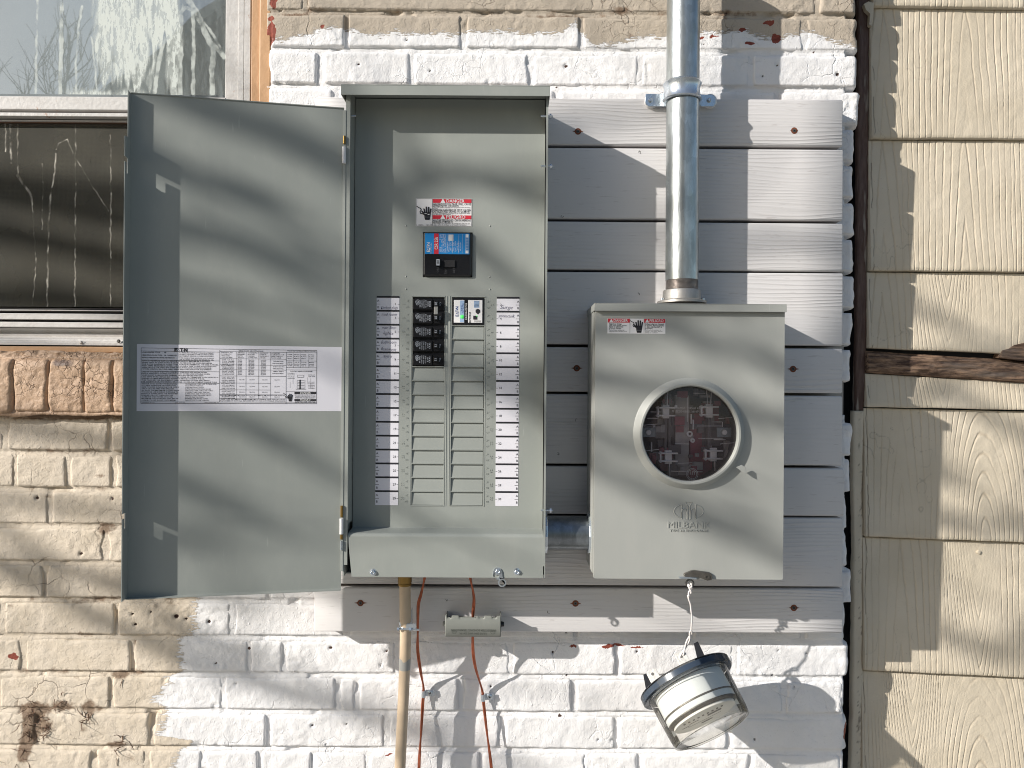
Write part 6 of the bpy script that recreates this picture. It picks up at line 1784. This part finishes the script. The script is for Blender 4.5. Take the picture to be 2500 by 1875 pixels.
# ================================================================== THE GARDEN BEHIND THE CAMERA: bare tree, next house
M['bark'] = simple('bark', (.12, .09, .07), .9, 0, .004, 30, .2, 10)
rb = random.Random(21)
tree = empty('bare_tree', Vector((-9.5, -4.2, -1.5)), 'leafless tree standing in front of the wall to its left', 'tree')
TS = 5.2
def out(px, py, dist, z=.12): return P(px, py, z) + SUNV * dist * 1.12
trunk_top = []
g = MB()
tp = [Vector((-9.5, -4.2, -1.6)), Vector((-9.45, -4.2, 0)), Vector((-9.5, -4.15, 1.6)), Vector((-9.3, -4.1, 3.2)), Vector((-9.35, -4.0, 5.0)), Vector((-9.2, -4.0, 6.5))]
g.tube(smooth_path(tp), [.20 - .0065 * i for i in range(len(tp) * 6 - 5)], 12); obj('trunk', g, M['bark'], tree, smooth=60)
LIMB_PTS = []
def branch(pix, dist, r0, r1, twigs=2):
    """a limb whose shadow crosses the wall along the given photo points"""
    L = [out(x, y, dist + rb.uniform(-.08, .08)) for x, y in pix]
    d = (L[0] - L[1]).normalized()
    if pix[0][0] < 600:
        st = L[0] + d * 1.6
        tr = Vector((-9.35, -4.1, max(.6, L[0].z - .8)))
        L = smooth_path([tr, tr.lerp(st, .5) + Vector((0, 0, .25)), st] + L, 7); k0 = 14
    else:                                   # forks off the nearest limb
        tip = min(LIMB_PTS, key=lambda p: (p - L[0] - d * .25).length)
        L = smooth_path([tip] + L, 7); k0 = 0
    L = [p + Vector((rb.gauss(0, .005), rb.gauss(0, .005), rb.gauss(0, .006))) for p in L]
    n = len(L); g = MB()
    rad = [r0 * 1.8 * (1 - i / n) + r1 * i / n if i < k0 else r0 + (r1 - r0) * (i - k0) / max(1, n - k0) for i in range(n)]
    g.tube(L, rad, 8)
    LIMB_PTS.extend(L[k0:])
    for _ in range(twigs):
        i = rb.randint(max(n // 2, n - 12), n - 3); p = L[i]; dr = (L[i + 1] - L[i]).normalized()
        dd = (dr + Vector((rb.uniform(-.3, .3), rb.uniform(-.5, .5), rb.uniform(-.5, .5)))).normalized(); q = [p]
        for k in range(5): dd = (dd + Vector((rb.uniform(-.3, .3), rb.uniform(-.3, .3), rb.uniform(-.3, .3)))).normalized(); q.append(q[-1] + dd * rb.uniform(.06, .12))
        g.tube(q, [r1 * .6, r1 * .5, r1 * .45, r1 * .4, r1 * .3, r1 * .2], 6)
    obj('limb', g, M['bark'], tree, smooth=60)
s113 = 1.13
def px_(l): return [(x * s113, y * s113) for x, y in l]
branch(px_([(200, 235), (390, 252), (560, 285), (720, 288)]), 4.8, .017, .012)
branch(px_([(150, 305), (380, 325), (560, 352), (740, 385)]), 4.6, .021, .014)
branch(px_([(150, 425), (400, 445), (520, 470), (640, 500), (760, 530)]), 4.5, .022, .014)
branch(px_([(150, 545), (390, 562), (520, 600), (640, 612), (740, 642)]), 4.8, .022, .013)
branch(px_([(200, 690), (420, 708), (600, 730), (740, 745)]), 5.0, .014, .009)
branch(px_([(200, 880), (420, 900), (560, 945), (700, 985), (790, 1030)]), 4.8, .019, .011)
branch(px_([(150, 1030), (390, 1050), (500, 1085), (640, 1120), (740, 1180)]), 4.6, .013, .009)
branch(px_([(0, 1180), (180, 1205), (420, 1190), (560, 1228), (700, 1245)]), 5.0, .017, .010)
branch(px_([(-50, 1290), (120, 1370), (260, 1400), (430, 1455), (560, 1510), (690, 1550), (800, 1640)]), 4.6, .020, .011)
branch(px_([(-100, 1180), (20, 1240), (140, 1330), (260, 1350)]), 4.8, .016, .010)
branch(px_([(860, 412), (930, 408), (1010, 385), (1100, 415), (1200, 445)]), 5.0, .021, .013)
branch(px_([(1020, 520), (1070, 565), (1110, 610), (1180, 660)]), 5.2, .017, .010)
branch(px_([(860, 600), (980, 590), (1040, 640)]), 5.4, .009, .006)
branch(px_([(880, 850), (960, 830), (1080, 840), (1180, 810)]), 5.6, .012, .008)
branch(px_([(1250, 800), (1350, 765), (1480, 755), (1560, 770), (1640, 800), (1800, 850)]), 5.2, .021, .012)
branch(px_([(1250, 830), (1300, 850), (1400, 860), (1560, 905), (1720, 945), (1900, 980), (2250, 1010)]), 5.0, .019, .012)
branch(px_([(1290, 1010), (1400, 1060), (1520, 1130), (1620, 1150), (1750, 1160)]), 5.4, .014, .009)
branch(px_([(1350, 960), (1480, 1020), (1600, 1040), (1700, 1090)]), 5.2, .012, .008)
branch(px_([(1640, 700), (1740, 640), (1830, 560), (1960, 600), (2060, 560), (2230, 640)]), 5.4, .015, .010)
branch(px_([(1900, 1290), (2000, 1250), (2100, 1290), (2260, 1260)]), 5.6, .017, .011)
branch(px_([(1640, 420), (1740, 440), (1830, 500), (2060, 580), (2260, 620)]), 5.2, .012, .008)
branch(px_([(850, 150), (980, 170), (1100, 150), (1300, 120), (1420, 150)]), 5.4, .014, .008)
branch(px_([(2000, 760), (2120, 850), (2260, 870)]), 5.4, .014, .009)
branch(px_([(600, 1480), (760, 1540), (900, 1600)]), 5.0, .010, .006)

# second bare tree, seen only as a reflection in the window pane
tree2 = empty('bare_tree', Vector((-6.1, -7.2, -1.5)), 'thin leafless tree whose twigs reflect in the upper window pane', 'tree')
def grow(g, p, d, r, L, depth):
    q = [p]; dd = d
    for k in range(4):
        dd = (dd + Vector((rb.uniform(-.18, .18), rb.uniform(-.18, .18), rb.uniform(-.1, .16)))).normalized(); q.append(q[-1] + dd * L / 4)
    g.tube(q, [r * (1 - .14 * i) for i in range(5)], 6)
    if depth:
        for k in range(3 if depth > 1 else 4):
            nd = (dd + Vector((rb.uniform(-.7, .7), rb.uniform(-.7, .7), rb.uniform(-.2, .6)))).normalized()
            grow(g, q[rb.randint(2, 4)], nd, r * .58, L * .72, depth - 1)
g = MB(); rb = random.Random(6); grow(g, Vector((-6.1, -7.2, -1.5)), Vector((0, 0, 1)), .07, 2.25, 5); obj('branches', g, M['bark'], tree2, smooth=60)
house = empty('neighbouring_house', Vector((-3.2, -15, -1.5)), 'gabled dark brick house across the yard, mirrored in the window', 'house')
M['hbrick'] = simple('dark_brick_wall', (.16, .13, .11), .9, var=.2, var_s=3)
g = MB(); g.prism([(-9.2, -1.5), (1.0, -1.5), (1.0, 6.0), (-4.1, 10.0), (-9.2, 6.0)], -17, -15, lambda p, q, t: Vector((p, t, q))); obj('gable_wall', g, M['hbrick'], house, recalc=True)
g = MB()
for s in ((-9.5, 5.8), (1.3, 5.8)):
    g.prism([(s[0], s[1]), (-4.1, 10.0), (-4.1, 10.3), (s[0], s[1] + .25)], -17.2, -14.7, lambda p, q, t: Vector((p, t, q)))
obj('roof', g, simple('roof_shingle', (.10, .10, .10), .9), house, recalc=True)
for x_ in (-6, -2.2):
    g = MB(); g.box(x_, x_ + 1, -14.98, -14.9, 1.5, 3.0); w__ = obj('window', g, M['frame'], house)
    g = MB(); g.box(x_ + .08, x_ + .92, -14.9, -14.88, 1.58, 2.92); obj('pane', g, M['dark_in'], w__)
